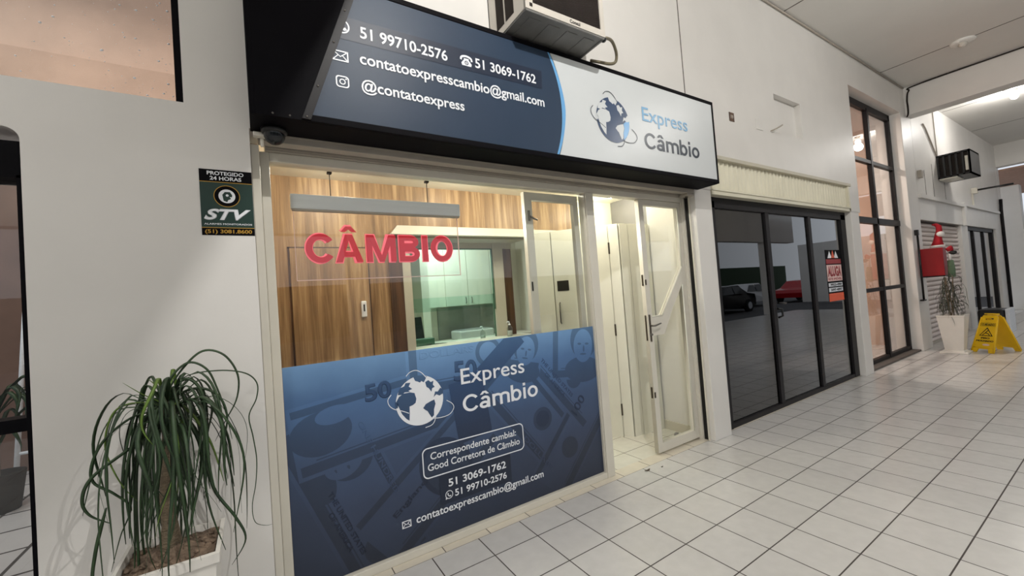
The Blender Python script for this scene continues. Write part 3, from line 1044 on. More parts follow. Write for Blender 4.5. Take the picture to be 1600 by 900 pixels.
LEFT_LAND = [(-.98, .12), (-.86, .30), (-.66, .40), (-.40, .40), (-.22, .34), (-.16, .10), (-.20, -.06), (-.32, -.13), (-.46, -.16), (-.47, -.42), (-.50, -.72), (-.62, -.62), (-.78, -.40), (-.86, -.18)]
TOP_BITES = [[(-.86, .52), (-.78, .64), (-.62, .68), (-.56, .80), (-.36, .78), (-.44, .64), (-.30, .52), (-.46, .48), (-.40, .42), (-.62, .44), (-.72, .36), (-.90, .38)],
             [(-.22, .98), (-.16, .82), (-.06, .78), (.04, .72), (.10, .78), (.20, .70), (.34, .92), (.16, 1.0), (-.02, 1.02)],
             [(.26, .70), (.40, .76), (.50, .66), (.62, .70), (.58, .54), (.66, .44), (.54, .40), (.50, .26), (.40, .42), (.30, .50)],
             [(.58, .02), (.70, .12), (.84, .04), (1.0, .10), (1.02, .24), (.90, .36), (.78, .22), (.66, .24)],
             [(-1.02, .16), (-.90, .02), (-.94, -.14), (-1.02, -.1)]]
RIGHT_LAND = [(.10, -.34), (.22, -.20), (.44, -.12), (.60, -.08), (.64, -.26), (.56, -.48), (.54, -.72), (.44, -.80), (.34, -.62), (.28, -.50), (.20, -.44)]
ORBITS = [[(-.52, 1.06), (-.36, 1.2), (-.10, 1.24), (.14, 1.10), (.34, .84)],
          [(-1.16, .44), (-1.30, .26), (-1.26, .04), (-1.08, -.14), (-.76, -.28), (-.5, -.42)],
          [(1.14, -.22), (1.38, -.40), (1.44, -.60), (1.24, -.82), (.86, -.88), (.5, -.84)],
          [(.62, -.78), (.54, -.98), (.40, -1.10), (.14, -1.14)]]


def globe(parent, name, cx, cz, rx, rz, y, disc_m, land_m, orbit_m, extra=None):
    P = lambda pts: [(cx + px * rx, cz + pz * rz) for px, pz in pts]
    g = flat_mesh(name, [P(circle(0, 0, 1, n=56))], 0.0006, disc_m, parent, (0, y, 0))
    for pl in [LEFT_LAND, RIGHT_LAND] + TOP_BITES:
        pass
    mb = MB()
    for pl in [LEFT_LAND, RIGHT_LAND] + TOP_BITES:
        c = P(pl)
        tri = flat_mesh('continent', [c], 0.0006, land_m, g, (0, y - 0.0007, 0))
    if extra:
        flat_mesh('shade', [P(extra)], 0.0004, 'canvas_sky', g, (0, y - 0.0004, 0))
    for ob in ORBITS:
        flat_mesh('orbit_line', [P(strip2d(smooth_line(ob, 8), 0.028))], 0.0006, orbit_m, g, (0, y - 0.0010, 0))
    return g


globe(vf, 'globe_emblem', -1.215, 0.915, 0.152, 0.152, YV - 0.0034, 'ink_white', 'vinyl_dark', 'ink_white')
vtext('Express', -0.931, 0.9625, 0.505, 0.102, bold=0.008)
heavy('Câmbio', vf, (-0.930, YV - 0.0032, 0.777), 0.607, 0.110, 'ink_white', 0.15)
# framed caption
rr0, rr1 = rounded(-1.228, -0.475, 0.424, 0.613, 0.035), rounded(-1.221, -0.482, 0.431, 0.606, 0.030)
flat_mesh('caption_frame', [rr0, rr1], 0.0008, 'ink_white', vf, (0, YV - 0.0034, 0))
vtext('Correspondente cambial:', -1.175, 0.534, 0.637, 0.044, bold=0.014)
vtext('Good Corretora de Câmbio', -1.196, 0.468, 0.684, 0.044, bold=0.014)
MB().box(-1.127, -0.598, YV - 0.0030, YV - 0.0024, 0.236, 0.418).build('number_panel', 'vinyl_box', vf)
vtext('51 3069-1762', -1.068, 0.336, 0.43, 0.048, bold=0.022, y=YV - 0.0036)
vtext('51 99710-2576', -1.028, 0.265, 0.39, 0.043, bold=0.022, y=YV - 0.0036)
vtext('contatoexpresscambio@gmail.com', -1.290, 0.183, 0.962, 0.048, bold=0.018, y=YV - 0.0036)


def chat_icon(parent, cx, cz, r, y, m):
    """round speech bubble with a handset"""
    ring = circle(cx, cz, r, n=32)
    flat_mesh('bubble_icon', [ring, circle(cx, cz, r * 0.84, n=32)], 0.0008, m, parent, (0, y, 0))
    flat_mesh('bubble_icon', [[(cx - r * .98, cz - r * 1.02), (cx - r * .55, cz - r * .9), (cx - r * .9, cz - r * .45)]], 0.0008, m, parent, (0, y, 0))
    hs = [(cx - .42 * r, cz + .42 * r), (cx - .22 * r, cz + .46 * r), (cx - .12 * r, cz + .18 * r), (cx - .24 * r, cz + .08 * r),
          (cx - .04 * r, cz - .18 * r), (cx + .16 * r, cz - .3 * r), (cx + .26 * r, cz - .16 * r), (cx + .5 * r, cz - .3 * r),
          (cx + .42 * r, cz - .5 * r), (cx + .16 * r, cz - .56 * r), (cx - .22 * r, cz - .34 * r), (cx - .46 * r, cz + .02 * r)]
    flat_mesh('handset_icon', [hs], 0.0008, m, parent, (0, y, 0))


def mail_icon(parent, x0, x1, z0, z1, y, m, t=0.006):
    flat_mesh('envelope_icon', [[(x0, z0), (x1, z0), (x1, z1), (x0, z1)], [(x0 + t, z0 + t), (x1 - t, z0 + t), (x1 - t, z1 - t), (x0 + t, z1 - t)]], 0.0008, m, parent, (0, y, 0))
    xm, zm = (x0 + x1) / 2, z0 + (z1 - z0) * 0.42
    flat_mesh('envelope_icon', [strip2d([(x0 + t / 2, z1 - t / 2), (xm, zm), (x1 - t / 2, z1 - t / 2)], t * .8)], 0.0008, m, parent, (0, y, 0))
    flat_mesh('envelope_icon', [strip2d([(x0 + t, z0 + t), (x0 + (x1 - x0) * .36, z0 + (z1 - z0) * .54)], t * .7)], 0.0008, m, parent, (0, y - .0002, 0))
    flat_mesh('envelope_icon', [strip2d([(x1 - t, z0 + t), (x1 - (x1 - x0) * .36, z0 + (z1 - z0) * .54)], t * .7)], 0.0008, m, parent, (0, y - .0002, 0))


chat_icon(vf, -1.068, 0.288, 0.026, YV - 0.0036, 'ink_white')
mail_icon(vf, -1.378, -1.322, 0.180, 0.222, YV - 0.0036, 'ink_white', 0.005)

# ---- the big sign box
sb = thing('shop_sign', 'long black-framed sign box with navy and white printed front above the lit shop', 'sign', (-0.2, -0.26, 2.43))
YS, ZS0, ZS1, XS0, XS1 = -0.375, 2.425, 3.19, -2.03, 1.643
body = MB()
body.box(XS0, XS1, -0.360, YW - 0.001, ZS0, ZS1)
body.build('box_body', 'black', sb)
frm = MB()
frm.box(XS0, XS1, YS - 0.004, -0.360, ZS1 - 0.03, ZS1, 0.003)
frm.box(-1.81, XS1, YS - 0.004, -0.360, ZS0, ZS0 + 0.034, 0.003)
frm.box(XS1 - 0.024, XS1, YS - 0.004, -0.360, ZS0, ZS1, 0.003)
frm.box(XS0, XS0 + 0.025, YS - 0.004, -0.360, ZS0, ZS1, 0.003)
frm.build('sign_frame', 'black', sb)
slx = lambda z: -1.81 + (z - 2.42) * (0.237 / 0.675)


def slab(mb, pts, y0, y1, mi=0):
    mb.hexa([(x, y0, z) for x, z in pts], [(x, y1, z) for x, z in pts], mi)


bp = MB()
slab(bp, [(XS0 + .02, ZS0), (slx(ZS0), ZS0), (slx(ZS1), ZS1), (XS0 + .02, ZS1)], YS - 0.003, -0.36)
bp.build('side_panel', 'black', sb)
rl = MB()
slab(rl, [(slx(ZS0) - 0.012, ZS0 + .005), (slx(ZS0) + 0.026, ZS0 + .005), (slx(ZS1) + 0.026, ZS1), (slx(ZS1) - 0.012, ZS1)], YS - 0.016, YS + 0.004)
rl.build('slanted_rail', 'blackframe', sb)
for z in (2.44, 2.60, 2.84, 3.02):
    MB().ball((slx(z) + 0.004, YS - 0.017, z), 0.005, 8).build('rivet', 'steel', sb)
for x in (-1.94, -1.87):
    MB().ball((x, YS - 0.004, 2.437), 0.005, 8).build('rivet', 'steel', sb)
# printed canvas
CZ0, CZ1, CX1 = ZS0 + 0.034, ZS1 - 0.03, XS1 - 0.024
curve = lambda z: -0.262 + 0.078 * (1 - ((z - 2.79) / 0.345) ** 2) - 0.012
zs = [CZ0 + (CZ1 - CZ0) * i / 24 for i in range(25)]
c1 = MB()
slab(c1, [(slx(CZ0) + .02, CZ0)] + [(curve(z), z) for z in zs] + [(slx(CZ1) + .02, CZ1)], YS, YS + 0.006)
cnv = c1.build('blue_canvas', 'canvas_blue', sb)
c2 = MB()
for a, b in zip(zs[:-1], zs[1:]):
    slab(c2, [(curve(a) + .024, a), (CX1, a), (CX1, b), (curve(b) + .024, b)], YS, YS + 0.006)
cnw = c2.build('white_canvas', 'canvas_white', sb)
c3 = MB()
for a, b in zip(zs[:-1], zs[1:]):
    wa, wb = 0.012 + 0.02 * (1 - abs(a - 2.79) / .4), 0.012 + 0.02 * (1 - abs(b - 2.79) / .4)
    slab(c3, [(curve(a) - .002, a), (curve(a) + wa, a), (curve(b) + wb, b), (curve(b) - .002, b)], YS - 0.0006, YS + 0.006)
c3.build('blue_stripe', 'canvas_sky', sb)
# faint creases of the canvas
YT = YS - 0.0012


def stext(s, x, z, width, cap, m='ink_white', bold=0.0, y=YT - 0.0010):
    return text(s, sb, (x, y, z), width, cap, m, bold, depth=0.0008)


dbar = MB()
slab(dbar, [(slx(2.878) + .02, 2.878), (-0.357, 2.888), (-0.352, 3.012), (slx(2.995) + .02, 2.998)], YT - 0.0002, YT)
dbar.build('number_panel', 'canvas_bar', sb)
stext('51 99710-2576', -1.525, 2.906, 0.488, 0.062, bold=0.022)
stext('51 3069-1762', -0.857, 2.913, 0.452, 0.060, bold=0.022)
stext('contatoexpresscambio@gmail.com', -1.535, 2.768, 1.187, 0.062, bold=0.022)
stext('@contatoexpress', -1.535, 2.628, 0.585, 0.060, bold=0.022)
mail_icon(sb, -1.667, -1.590, 2.759, 2.813, YT - 0.001, 'ink_white', 0.006)
# speech bubble, cut by the rail
flat_mesh('bubble_icon', [circle(-1.612, 2.944, 0.037, n=30, a0=math.radians(-140), a1=math.radians(118)) + circle(-1.612, 2.944, 0.030, n=30, a0=math.radians(118), a1=math.radians(-140))], 0.0008, 'ink_white', sb, (0, YT - 0.001, 0))
flat_mesh('handset_icon', [[(-1.624, 2.944), (-1.606, 2.934), (-1.596, 2.94), (-1.588, 2.928), (-1.600, 2.922), (-1.616, 2.926)]], 0.0008, 'ink_white', sb, (0, YT - 0.001, 0))
flat_mesh('lens_icon', [rounded(-1.657, -1.594, 2.624, 2.684, 0.016), rounded(-1.651, -1.600, 2.630, 2.678, 0.012)], 0.0008, 'ink_white', sb, (0, YT - 0.001, 0))
flat_mesh('lens_icon', [circle(-1.6255, 2.654, 0.015, n=24), circle(-1.6255, 2.654, 0.010, n=24)], 0.0008, 'ink_white', sb, (0, YT - 0.001, 0))
flat_mesh('lens_icon', [circle(-1.608, 2.670, 0.004, n=12)], 0.0008, 'ink_white', sb, (0, YT - 0.001, 0))
# old telephone
tx, tz = -0.915, 2.935
tel = [(-.030, -.026), (.030, -.026), (.034, -.012), (.016, .010), (.016, .018), (-.016, .018), (-.016, .010), (-.034, -.012)]
flat_mesh('telephone_icon', [[(tx + a, tz + b) for a, b in tel], circle(tx, tz - .008, .013, n=18)], 0.0008, 'ink_white', sb, (0, YT - 0.001, 0))
flat_mesh('telephone_icon', [circle(tx, tz - .008, .008, n=14), circle(tx, tz - .008, .004, n=14)], 0.0008, 'ink_white', sb, (0, YT - 0.001, 0))
hs = strip2d(smooth_line([(tx - .036, tz + .006), (tx - .03, tz + .024), (tx, tz + .032), (tx + .03, tz + .024), (tx + .036, tz + .006)], 5), 0.012)
flat_mesh('telephone_icon', [hs], 0.0008, 'ink_white', sb, (0, YT - 0.001, 0))
globe(sb, 'globe_emblem', 0.301, 2.790, 0.174, 0.172, YT - 0.0008, 'canvas_navy', 'canvas_white', 'canvas_ink',
      [(.62, -.06), (.80, .08), (.98, .18), (1.0, 0), (.95, -.30), (.80, -.60), (.58, -.80), (.58, -.5), (.66, -.26)])
stext('Express', 0.635, 2.846, 0.590, 0.114, 'express_blue', 0.008)
heavy('Câmbio', sb, (0.640, YT - 0.001, 2.625), 0.728, 0.128, 'canvas_ink', 0.15)

# ---- window air conditioner over the sign
ac = thing('air_conditioner', 'boxy grey window air conditioner jutting from the wall above the shop sign', 'air conditioner', (-0.26, -0.36, 3.225))
ax0, ax1, ay0, ay1, az0, az1 = -0.60, 0.06, -0.585, YW, 3.222, 3.66
cb = MB()
cb.box(ax0, ax0 + 0.015, ay0 + 0.02, ay1, az0 + 0.014, az1)
cb.box(ax1 - 0.015, ax1, ay0 + 0.02, ay1, az0 + 0.014, az1)
cb.box(ax0 + 0.015, ax1 - 0.015, ay0 + 0.02, ay1, az1 - 0.02, az1)
cb.build('casing', 'ac', ac)
flat_mesh('front_frame', [[(ax0, az0 + 0.012), (ax1, az0 + 0.012), (ax1, az1), (ax0, az1)],
                          [(ax0 + 0.055, az0 + 0.056), (ax1 - 0.035, az0 + 0.056), (ax1 - 0.035, az1 - 0.03), (ax0 + 0.055, az1 - 0.03)]], 0.02, 'ac', ac, (0, ay0 + 0.01, 0))
MB().box(ax0 + 0.03, ax1 - 0.03, ay0 + 0.024, ay1 - 0.02, az0 + 0.035, az1 - 0.03).build('core', 'grille', ac)
gr = MB()
gr.box(ax0 + 0.057, ax1 - 0.037, ay0 + 0.007, ay0 + 0.018, az0 + 0.058, az1 - 0.032)
for i in range(36):
    z = az0 + 0.062 + i * 0.0092
    gr.box(ax0 + 0.06, ax1 - 0.04, ay0 + 0.0045, ay0 + 0.0069, z, z + 0.003)
gr.build('front_grille', 'grille', ac)
for ya, yb in ((-0.46, -0.365), (-0.345, -0.255)):
    MB().box(ax0 - 0.002, ax0 + 0.004, ya, yb, az0 + 0.06, az1 - 0.05).build('side_vent', 'grille', ac)
un = MB().box(ax0 + 0.004, ax1 - 0.004, ay0 + 0.004, ay1 - 0.005, az0 + 0.003, az0 + 0.0138)
for i in range(4):
    un.box(ax0 + 0.06 + i * 0.15, ax0 + 0.15 + i * 0.15, ay0 + 0.05, ay1 - 0.06, az0 - 0.001, az0 + 0.004, 0.002)
un.box(ax0 + .006, ax1 - .006, ay0 + .006, ay0 + .018, az0, az0 + .003).box(ax1 - .022, ax1 - .008, ay0 + .02, ay1 - .006, az0 - .004, az0 + .003)
un.build('underside', 'ac_under', ac)
text('Consul', ac, (-0.255, ay0 - 0.001, az0 + 0.022), 0.088, 0.024, 'blackplastic', 0.03)
MB().box(ax0 + 0.03, ax0 + 0.05, ay0 - 0.003, ay0, az0 + 0.03, az0 + 0.05).build('knob', 'grille', ac)
hz = smooth_line([(0.055, -0.56, 3.235), (0.11, -0.55, 3.265), (0.22, -0.50, 3.30), (0.31, -0.45, 3.27), (0.33, -0.42, 3.225), (0.29, -0.40, 3.208), (0.20, -0.38, 3.21), (0.13, -0.36, 3.215)], 6)
hb = MB().tube(hz, 0.011, 10)
ho = hb.build('drain_hose', 'hose', ac)
MB().cyl((0.05, -0.565, 3.235), (0.075, -0.555, 3.242), 0.02).build('hose_clamp', 'blackplastic', ac)
MB().box(-0.60, 0.10, YW - 0.01, YW, 3.20, 3.72).build('wall_sleeve', 'offwhite', ac)

# ---- security sticker
sk = thing('alarm_sticker', 'dark green and black alarm company sticker on the white wall left of the window', 'sticker', (-2.139, YW, 2.06))
ysk = YW - 0.002
MB().box(-2.243, -2.036, ysk, YW - 0.0002, 1.905, 2.217).build('sticker_sheet', 'green_sign', sk)
MB().box(-2.243, -2.036, ysk - 0.0004, ysk, 2.159, 2.217).build('black_band', 'black', sk)
MB().box(-2.243, -2.036, ysk - 0.0004, ysk, 1.905, 1.940).build('black_band', 'black', sk)
MB().box(-2.243, -2.036, ysk - 0.0006, ysk, 2.1565, 2.1595).box(-2.243, -2.036, ysk - 0.0006, ysk, 1.939, 1.942).build('gold_line', 'gold', sk)
text('PROTEGIDO', sk, (-2.213, ysk - .001, 2.191), 0.144, 0.018, 'ink_white', 0.03)
text('24 HORAS', sk, (-2.203, ysk - .001, 2.167), 0.124, 0.018, 'ink_white', 0.03)
em = flat_mesh('round_emblem', [circle(-2.140, 2.092, 0.052, n=36), circle(-2.140, 2.092, 0.049, n=36)], 0.0006, 'gold', sk, (0, ysk - .0006, 0))
flat_mesh('emblem_disc', [circle(-2.140, 2.092, 0.049, n=36)], 0.0004, 'black', em, (0, ysk - .0004, 0))
flat_mesh('emblem_disc', [circle(-2.140, 2.092, 0.033, n=30)], 0.0004, 'ink_white', em, (0, ysk - .0008, 0))
flat_mesh('helmet_mark', [[(-2.154, 2.070), (-2.158, 2.098), (-2.148, 2.112), (-2.128, 2.113), (-2.119, 2.098), (-2.121, 2.088), (-2.130, 2.090), (-2.124, 2.080), (-2.136, 2.074), (-2.140, 2.064)],
                          circle(-2.139, 2.096, 0.006, n=12)], 0.0004, 'green_sign', em, (0, ysk - .0012, 0))
text('STV', sk, (-2.233, ysk - .001, 1.977), 0.186, 0.053, 'ink_white', 0.05, shear=0.35)
text('ALARMES MONITORADOS', sk, (-2.233, ysk - .001, 1.954), 0.188, 0.008, 'ink_white', 0.02)
text('(51) 3081.8600', sk, (-2.231, ysk - .001, 1.914), 0.184, 0.018, 'gold', 0.03)

# ---- small number plate and scars on the upper wall
npl = thing('number_plate', 'tiny dark brown number plate on the white wall right of the sign', 'number plate', (2.37, YW, 3.27))
MB().box(2.324, 2.418, YW - 0.006, YW - 0.0002, 3.225, 3.322, 0.003).build('plate', 'wood_dark', npl)
text('19', npl, (2.349, YW - 0.0072, 3.255), 0.046, 0.038, 'ac', 0.03)
cap_ = thing('cable_stub', 'short stub of grey cable poking from the white wall by the blanked recess', 'cable', (3.25, YW, 3.26))
MB().tube([(3.20, YW + .002, 3.252), (3.24, YW - 0.05, 3.27), (3.28, YW - 0.10, 3.30)], 0.008).build('wire', 'headrail', cap_)
MB().tube([(3.21, YW + .002, 3.246), (3.25, YW - 0.05, 3.255), (3.29, YW - 0.09, 3.285)], 0.006).build('wire', 'wall', cap_)
bc = thing('blank_cover', 'white blanking plate on the wall between the number plate and the recess', 'cover plate', (2.95, YW, 3.28))
MB().box(2.87, 3.02, YW - 0.006, YW - .0002, 3.225, 3.345, 0.002).build('plate', 'wall', bc)

# ================================================================== INSIDE THE LIT SHOP
hs_ = thing('hanging_sign', 'clear acrylic sign with red capital letters hung from a grey bar behind the window', 'sign', (-1.33, 0.1, 1.69))
MB().box(-1.856, -0.806, 0.085, 0.125, 2.108, 2.192, 0.004).build('light_bar', 'alu', hs_)
MB().box(-1.85, -0.812, 0.09, 0.12, 2.098, 2.108).build('bar_lip', 'headrail', hs_)
MB().box(-1.845, -0.826, 0.101, 0.107, 1.697, 2.11).build('acrylic_sheet', 'glass_acrylic', hs_)
MB().box(-1.845, -0.826, 0.100, 0.108, 1.694, 1.698).box(-0.829, -0.826, 0.100, 0.108, 1.697, 2.10).box(-1.8465, -1.8435, 0.1, 0.108, 1.697, 2.10).build('sheet_edge', 'pinkprint', hs_)
for x in (-1.640, -1.032):
    w_ = MB().tube([(x, 0.105, 2.19), (x, 0.105, 2.63)], 0.0025, 6).build('hanging_wire', 'grille', hs_)
    MB().box(x - 0.012, x + 0.012, 0.09, 0.12, 2.33, 2.342).tube([(x - .02, .09, 2.365), (x, .1, 2.35), (x + .006, .105, 2.325)], 0.005, 6).build('wire_clip', 'grille', w_)
heavy('CÂMBIO', hs_, (-1.799, 0.0985, 1.790), 0.921, 0.180, 'pink_edge', 0.24, 0.006, 'letter_edges')
heavy('CÂMBIO', hs_, (-1.793, 0.0925, 1.7965), 0.909, 0.167, 'red_acrylic', 0.19, 0.006, 'letter_faces')

# door in the timber wall
d2 = thing('door_2', 'flush timber door with a white lock in the timber wall inside the shop', 'door', (-1.5, 1.19, 0))
d2['kind'] = 'structure'
MB().box(-1.805, -1.205, 1.186, 1.1995, 0.01, 2.04, 0.003).build('door_slab', 'wood', d2)
MB().box(-1.818, -1.805, 1.195, 1.1998, 0, 2.053).box(-1.205, -1.192, 1.195, 1.1998, 0, 2.053).box(-1.818, -1.192, 1.195, 1.1998, 2.04, 2.053).build('door_gap', 'wood_dark', d2)
lk = MB().box(-1.285, -1.24, 1.165, 1.187, 1.44, 1.58, 0.008).build('electronic_lock', 'ink_white', d2)
MB().box(-1.268, -1.256, 1.162, 1.166, 1.49, 1.55).build('key_panel', 'monitor', lk)
MB().box(-0.905, -0.897, 1.19, 1.1998, 0, 2.2).build('wall_joint', 'wood_dark', d2)
structure('trim_painted_shade', MB().box(-1.02, -0.90, 1.186, 1.1995, 0, 2.16), 'wood_dark')  # dark strip that paints the shading on the timber left of the jamb

# teller glass
tg = thing('teller_window', 'green-tinted glass teller window with an overlapping lower sheet in the timber wall', 'teller window', (-0.2, 1.62, 1.04))
MB().box(-0.68, 0.29, 1.612, 1.620, 1.43, 2.10).build('upper_sheet', 'glass_green', tg)
MB().box(-0.68, 0.272, 1.601, 1.608, 1.088, 1.575).build('lower_sheet', 'glass_green', tg)
MB().box(0.278, 0.292, 1.598, 1.624, 1.40, 2.10).box(0.262, 0.276, 1.600, 1.610, 1.088, 1.58).box(-.68, .29, 1.598, 1.624, 2.09, 2.10).build('edge_strip', 'greenbox', tg)
ctp = thing('counter', 'white office worktop running behind the teller window', 'counter', (-0.2, 1.7, 1.0))
MB().box(-1.45, 0.9, 1.665, 2.25, 1.0, 1.04, 0.004).build('worktop', 'cream', ctp)
tag(MB().box(-0.815, 0.42, 1.32, 1.58, 1.045, 1.085, 0.004).box(.42, .54, 1.32, 1.58, 1.045, 1.085, .004).build('ledge', 'cream'), 'white ledge on the public side of the teller window, under the pump bottle', 'shelf')
MB().box(-1.4, 0.85, 1.70, 2.2, 0, 1.0).build('front', 'beige', ctp)

mo = thing('monitor', 'black computer monitor behind the teller window, left end of the counter', 'monitor', (-0.62, 1.9, 1.04))
MB().hexa([(-0.86, 1.86, 1.08), (-0.465, 1.93, 1.08), (-0.465, 1.95, 1.08), (-0.86, 1.88, 1.08)], [(-0.86, 1.88, 1.375), (-0.485, 1.95, 1.375), (-0.485, 1.97, 1.375), (-0.86, 1.90, 1.375)]).build('screen', 'monitor', mo)
MB().box(-0.74, -0.70, 1.92, 1.95, 1.045, 1.2).box(-0.8, -0.62, 1.88, 2.0, 1.04, 1.05, 0.003).build('stand', 'monitor', mo)
gb = thing('file_box', 'small dull green box on the counter in front of the monitor', 'box', (-0.53, 1.75, 1.04))
MB().box(-0.72, -0.44, 1.70, 1.82, 1.0405, 1.145, 0.004).build('case', 'greenbox', gb)
MB().box(-0.53, -0.48, 1.698, 1.702, 1.075, 1.085).build('slot', 'monitor', gb)
pd = tag(MB().lathe((-0.30, 1.92, 1.041), [(0.001, 0), (0.10, 0), (0.10, 0.006), (0.09, 0.012), (0.001, 0.014)]).build('cable_tidy', 'monitor'), 'flat dark round pad on the counter right of the green box', 'pad')
pr = thing('printer', 'low pale grey printer at the back of the office under the wall cupboards', 'printer', (0.5, 2.6, 1.0))
MB().box(0.22, 0.74, 2.48, 2.80, 1.0, 1.12, 0.02).build('body', 'printer', pr)
MB().box(0.26, 0.70, 2.50, 2.78, 1.115, 1.13, 0.006).build('lid', 'backsplash', pr)
bc2 = tag(MB().box(-1.45, 1.45, 2.42, 2.94, 0.0, 1.0).build('back_cabinet', 'cream'), 'white base cupboard along the back wall of the office behind the teller glass', 'cabinet')
tag(MB().box(0.10, 1.0, 2.93, 2.949, 1.0, 1.44).build('splash_panel', 'backsplash'), 'grey stone panel on the back wall above the printer', 'panel')
wc = thing('wall_cupboard', 'white double-door wall cupboard in the office behind the teller glass', 'cupboard', (0.45, 2.8, 1.45))
MB().box(-0.28, 1.2, 2.66, 2.945, 1.46, 2.35).build('carcass', 'cream', wc)
for i, (a, b) in enumerate(((-0.275, 0.115), (0.125, 0.455), (0.465, 0.83), (0.84, 1.195))):
    dd = MB().box(a, b, 2.642, 2.66, 1.46, 2.35, 0.002).build('door', 'cream', wc)
    if i in (1, 2):
        hx = b - 0.04 if i == 1 else a + 0.04
        MB().tube([(hx, 2.640, 1.49), (hx, 2.622, 1.50), (hx, 2.622, 1.56), (hx, 2.640, 1.57)], 0.006, 6).build('handle', 'steel', dd)
tag(MB().box(-0.30, -0.20, 2.40, 2.64, 1.0, 2.4).build('side_panel', 'cream'), 'narrow white upright panel left of the wall cupboard behind the teller glass', 'panel')


def soap(x, y, z, label):
    b = thing('soap_bottle', label, 'bottle', (x, y, z), 'pump bottles at the teller counter')
    MB().lathe((x, y, z), [(0.001, 0), (0.030, 0), (0.032, 0.01), (0.032, 0.09), (0.022, 0.11), (0.012, 0.118), (0.012, 0.128)], 16).build('body', 'bottle', b)
    MB().lathe((x, y, z + 0.002), [(0.001, 0), (0.027, 0), (0.028, 0.06), (0.001, 0.06)], 16).build('soap', 'printer', b)
    p = MB().lathe((x, y, z + 0.124), [(0.014, 0), (0.014, 0.014), (0.005, 0.016), (0.005, 0.034)], 12)
    p.tube([(x, y, z + 0.16), (x - 0.02, y, z + 0.163), (x - 0.036, y, z + 0.156)], [0.008, 0.007, 0.004], 8)
    p.build('pump', 'ink_white', b)


soap(0.345, 1.42, 1.0855, 'clear pump bottle standing in front of the brown post')
soap(0.175, 1.75, 1.0405, 'clear pump bottle behind the green glass, in front of the printer')

# tall cream cupboards along the right side
c1_ = thing('tall_cabinet', 'tall cream cabinet with two doors and a dark letter slot, slanting beside the teller window', 'cabinet', (0.75, 1.0, 0))
MB().prism([(0.56, 1.195), (0.565, 1.14), (0.985, 0.64), (1.26, 0.90), (1.26, 1.195)], 0, 2.2).build('carcass', 'cream', c1_)
A, B_ = (0.560, 1.135), (0.980, 0.632)
mid = (0.685, 0.985)
da = MB().panel((0.562, 1.132), (0.683, 0.988), 0.03, 2.19, 0.002, 0.02).build('door', 'cream', c1_)
db = MB().panel((0.690, 0.980), (0.978, 0.634), 0.03, 2.19, 0.002, 0.02).build('door', 'cream', c1_)
dv = Vector((B_[0] - A[0], B_[1] - A[1])).normalized()
pt = lambda s: (0.690 + dv.x * s, 0.980 + dv.y * s)
MB().panel(pt(0.03), pt(0.155), 1.545, 1.655, 0.02, 0.024).build('letter_slot', 'grille', db)
hp = pt(0.045)
nrm = Vector((dv.y, -dv.x))
hx, hy = hp[0] + nrm.x * 0.022, hp[1] + nrm.y * 0.022
hx2, hy2 = hp[0] + nrm.x * 0.05, hp[1] + nrm.y * 0.05
MB().tube([(hx, hy, 1.20), (hx2, hy2, 1.21), (hx2, hy2, 1.41), (hx, hy, 1.42)], 0.008, 8).build('handle', 'steel', db)
c2_ = thing('tall_cabinet', 'tall narrow cream corner cabinet seen through the open half of the doorway', 'cabinet', (1.1, 0.6, 0))
MB().prism([(0.990, 0.640), (1.165, 0.468), (1.46, 0.80), (1.265, 0.895)], 0, 2.2).build('carcass', 'cream', c2_)
MB().panel((0.992, 0.634), (1.088, 0.542), 0.0, 2.19, 0.0, 0.016).build('door', 'cream', c2_)
MB().panel((1.092, 0.538), (1.163, 0.468), 0.0, 2.19, 0.0, 0.016).build('end_panel', 'cream', c2_)
for z in (1.95, 1.1, 0.28):
    MB().panel((1.084, 0.545), (1.096, 0.534), z - 0.06, z + 0.06, 0.016, 0.021).build('hinge', 'darksteel', c2_)
c3_ = thing('tall_cabinet', 'tall cream cabinet of flat boards behind the closed glass door leaf', 'cabinet', (1.4, 0.45, 0))
MB().prism([(1.172, 0.468), (1.570, 0.422), (1.570, 0.85), (1.47, 0.80)], 0, 2.2).build('carcass', 'cream', c3_)
for a, b in ((1.172, 1.281), (1.286, 1.43), (1.435, 1.568)):
    f = lambda x: 0.466 - (x - 1.172) * 0.1156
    MB().panel((a, f(a)), (b, f(b)), 0.0, 2.195, 0.0, 0.014).build('board', 'cream', c3_)

# ceiling lights of the shop


def downlight(name, x, y, z, w, size, label, col=(1.0, 0.96, 0.82), group=None, bulb=False):
    t = thing(name, label, 'lamp', (x, y, z), group)
    MB().lathe((x, y, z), [(size * .6, 0), (size * .72, 0), (size * .72, -0.012), (size * .6, -0.006)], 20).build('ring', 'lamp', t)
    L = bpy.data.lights.new('lamp_light', 'POINT' if bulb else 'AREA')
    if bulb:
        L.shadow_soft_size = 0.04
        MB().ball((x, y, z - 0.03), 0.035, 12).build('globe', 'tube', t)
    else:
        L.shape = 'DISK'
        L.size = size
    L.energy = w
    L.color = col
    o = bpy.data.objects.new('lamp_light', L)
    COL.objects.link(o)
    o.parent = t
    o.location = (0, 0, -0.12 if bulb else -0.014)


for x, y, lb in ((-1.45, 0.55, 'left'), (-0.35, 0.62, 'middle'), (0.72, 0.42, 'right')):
    downlight('recessed_light', x, y, 2.63, P_SHOP, 0.16, 'round recessed ceiling light of the shop, the %s one of three' % lb, group='recessed lights of the shop ceiling', bulb=True)
downlight('recessed_light', 1.45, 0.80, 2.63, P_SHOP * 0.8, 0.16, 'round recessed ceiling light of the shop over the tall cream cabinets', group='recessed lights of the shop ceiling', bulb=True)
downlight('office_light', 0.0, 2.15, 2.63, P_BACK, 0.3, 'round ceiling light of the office behind the teller glass', (0.9, 1.0, 0.97))

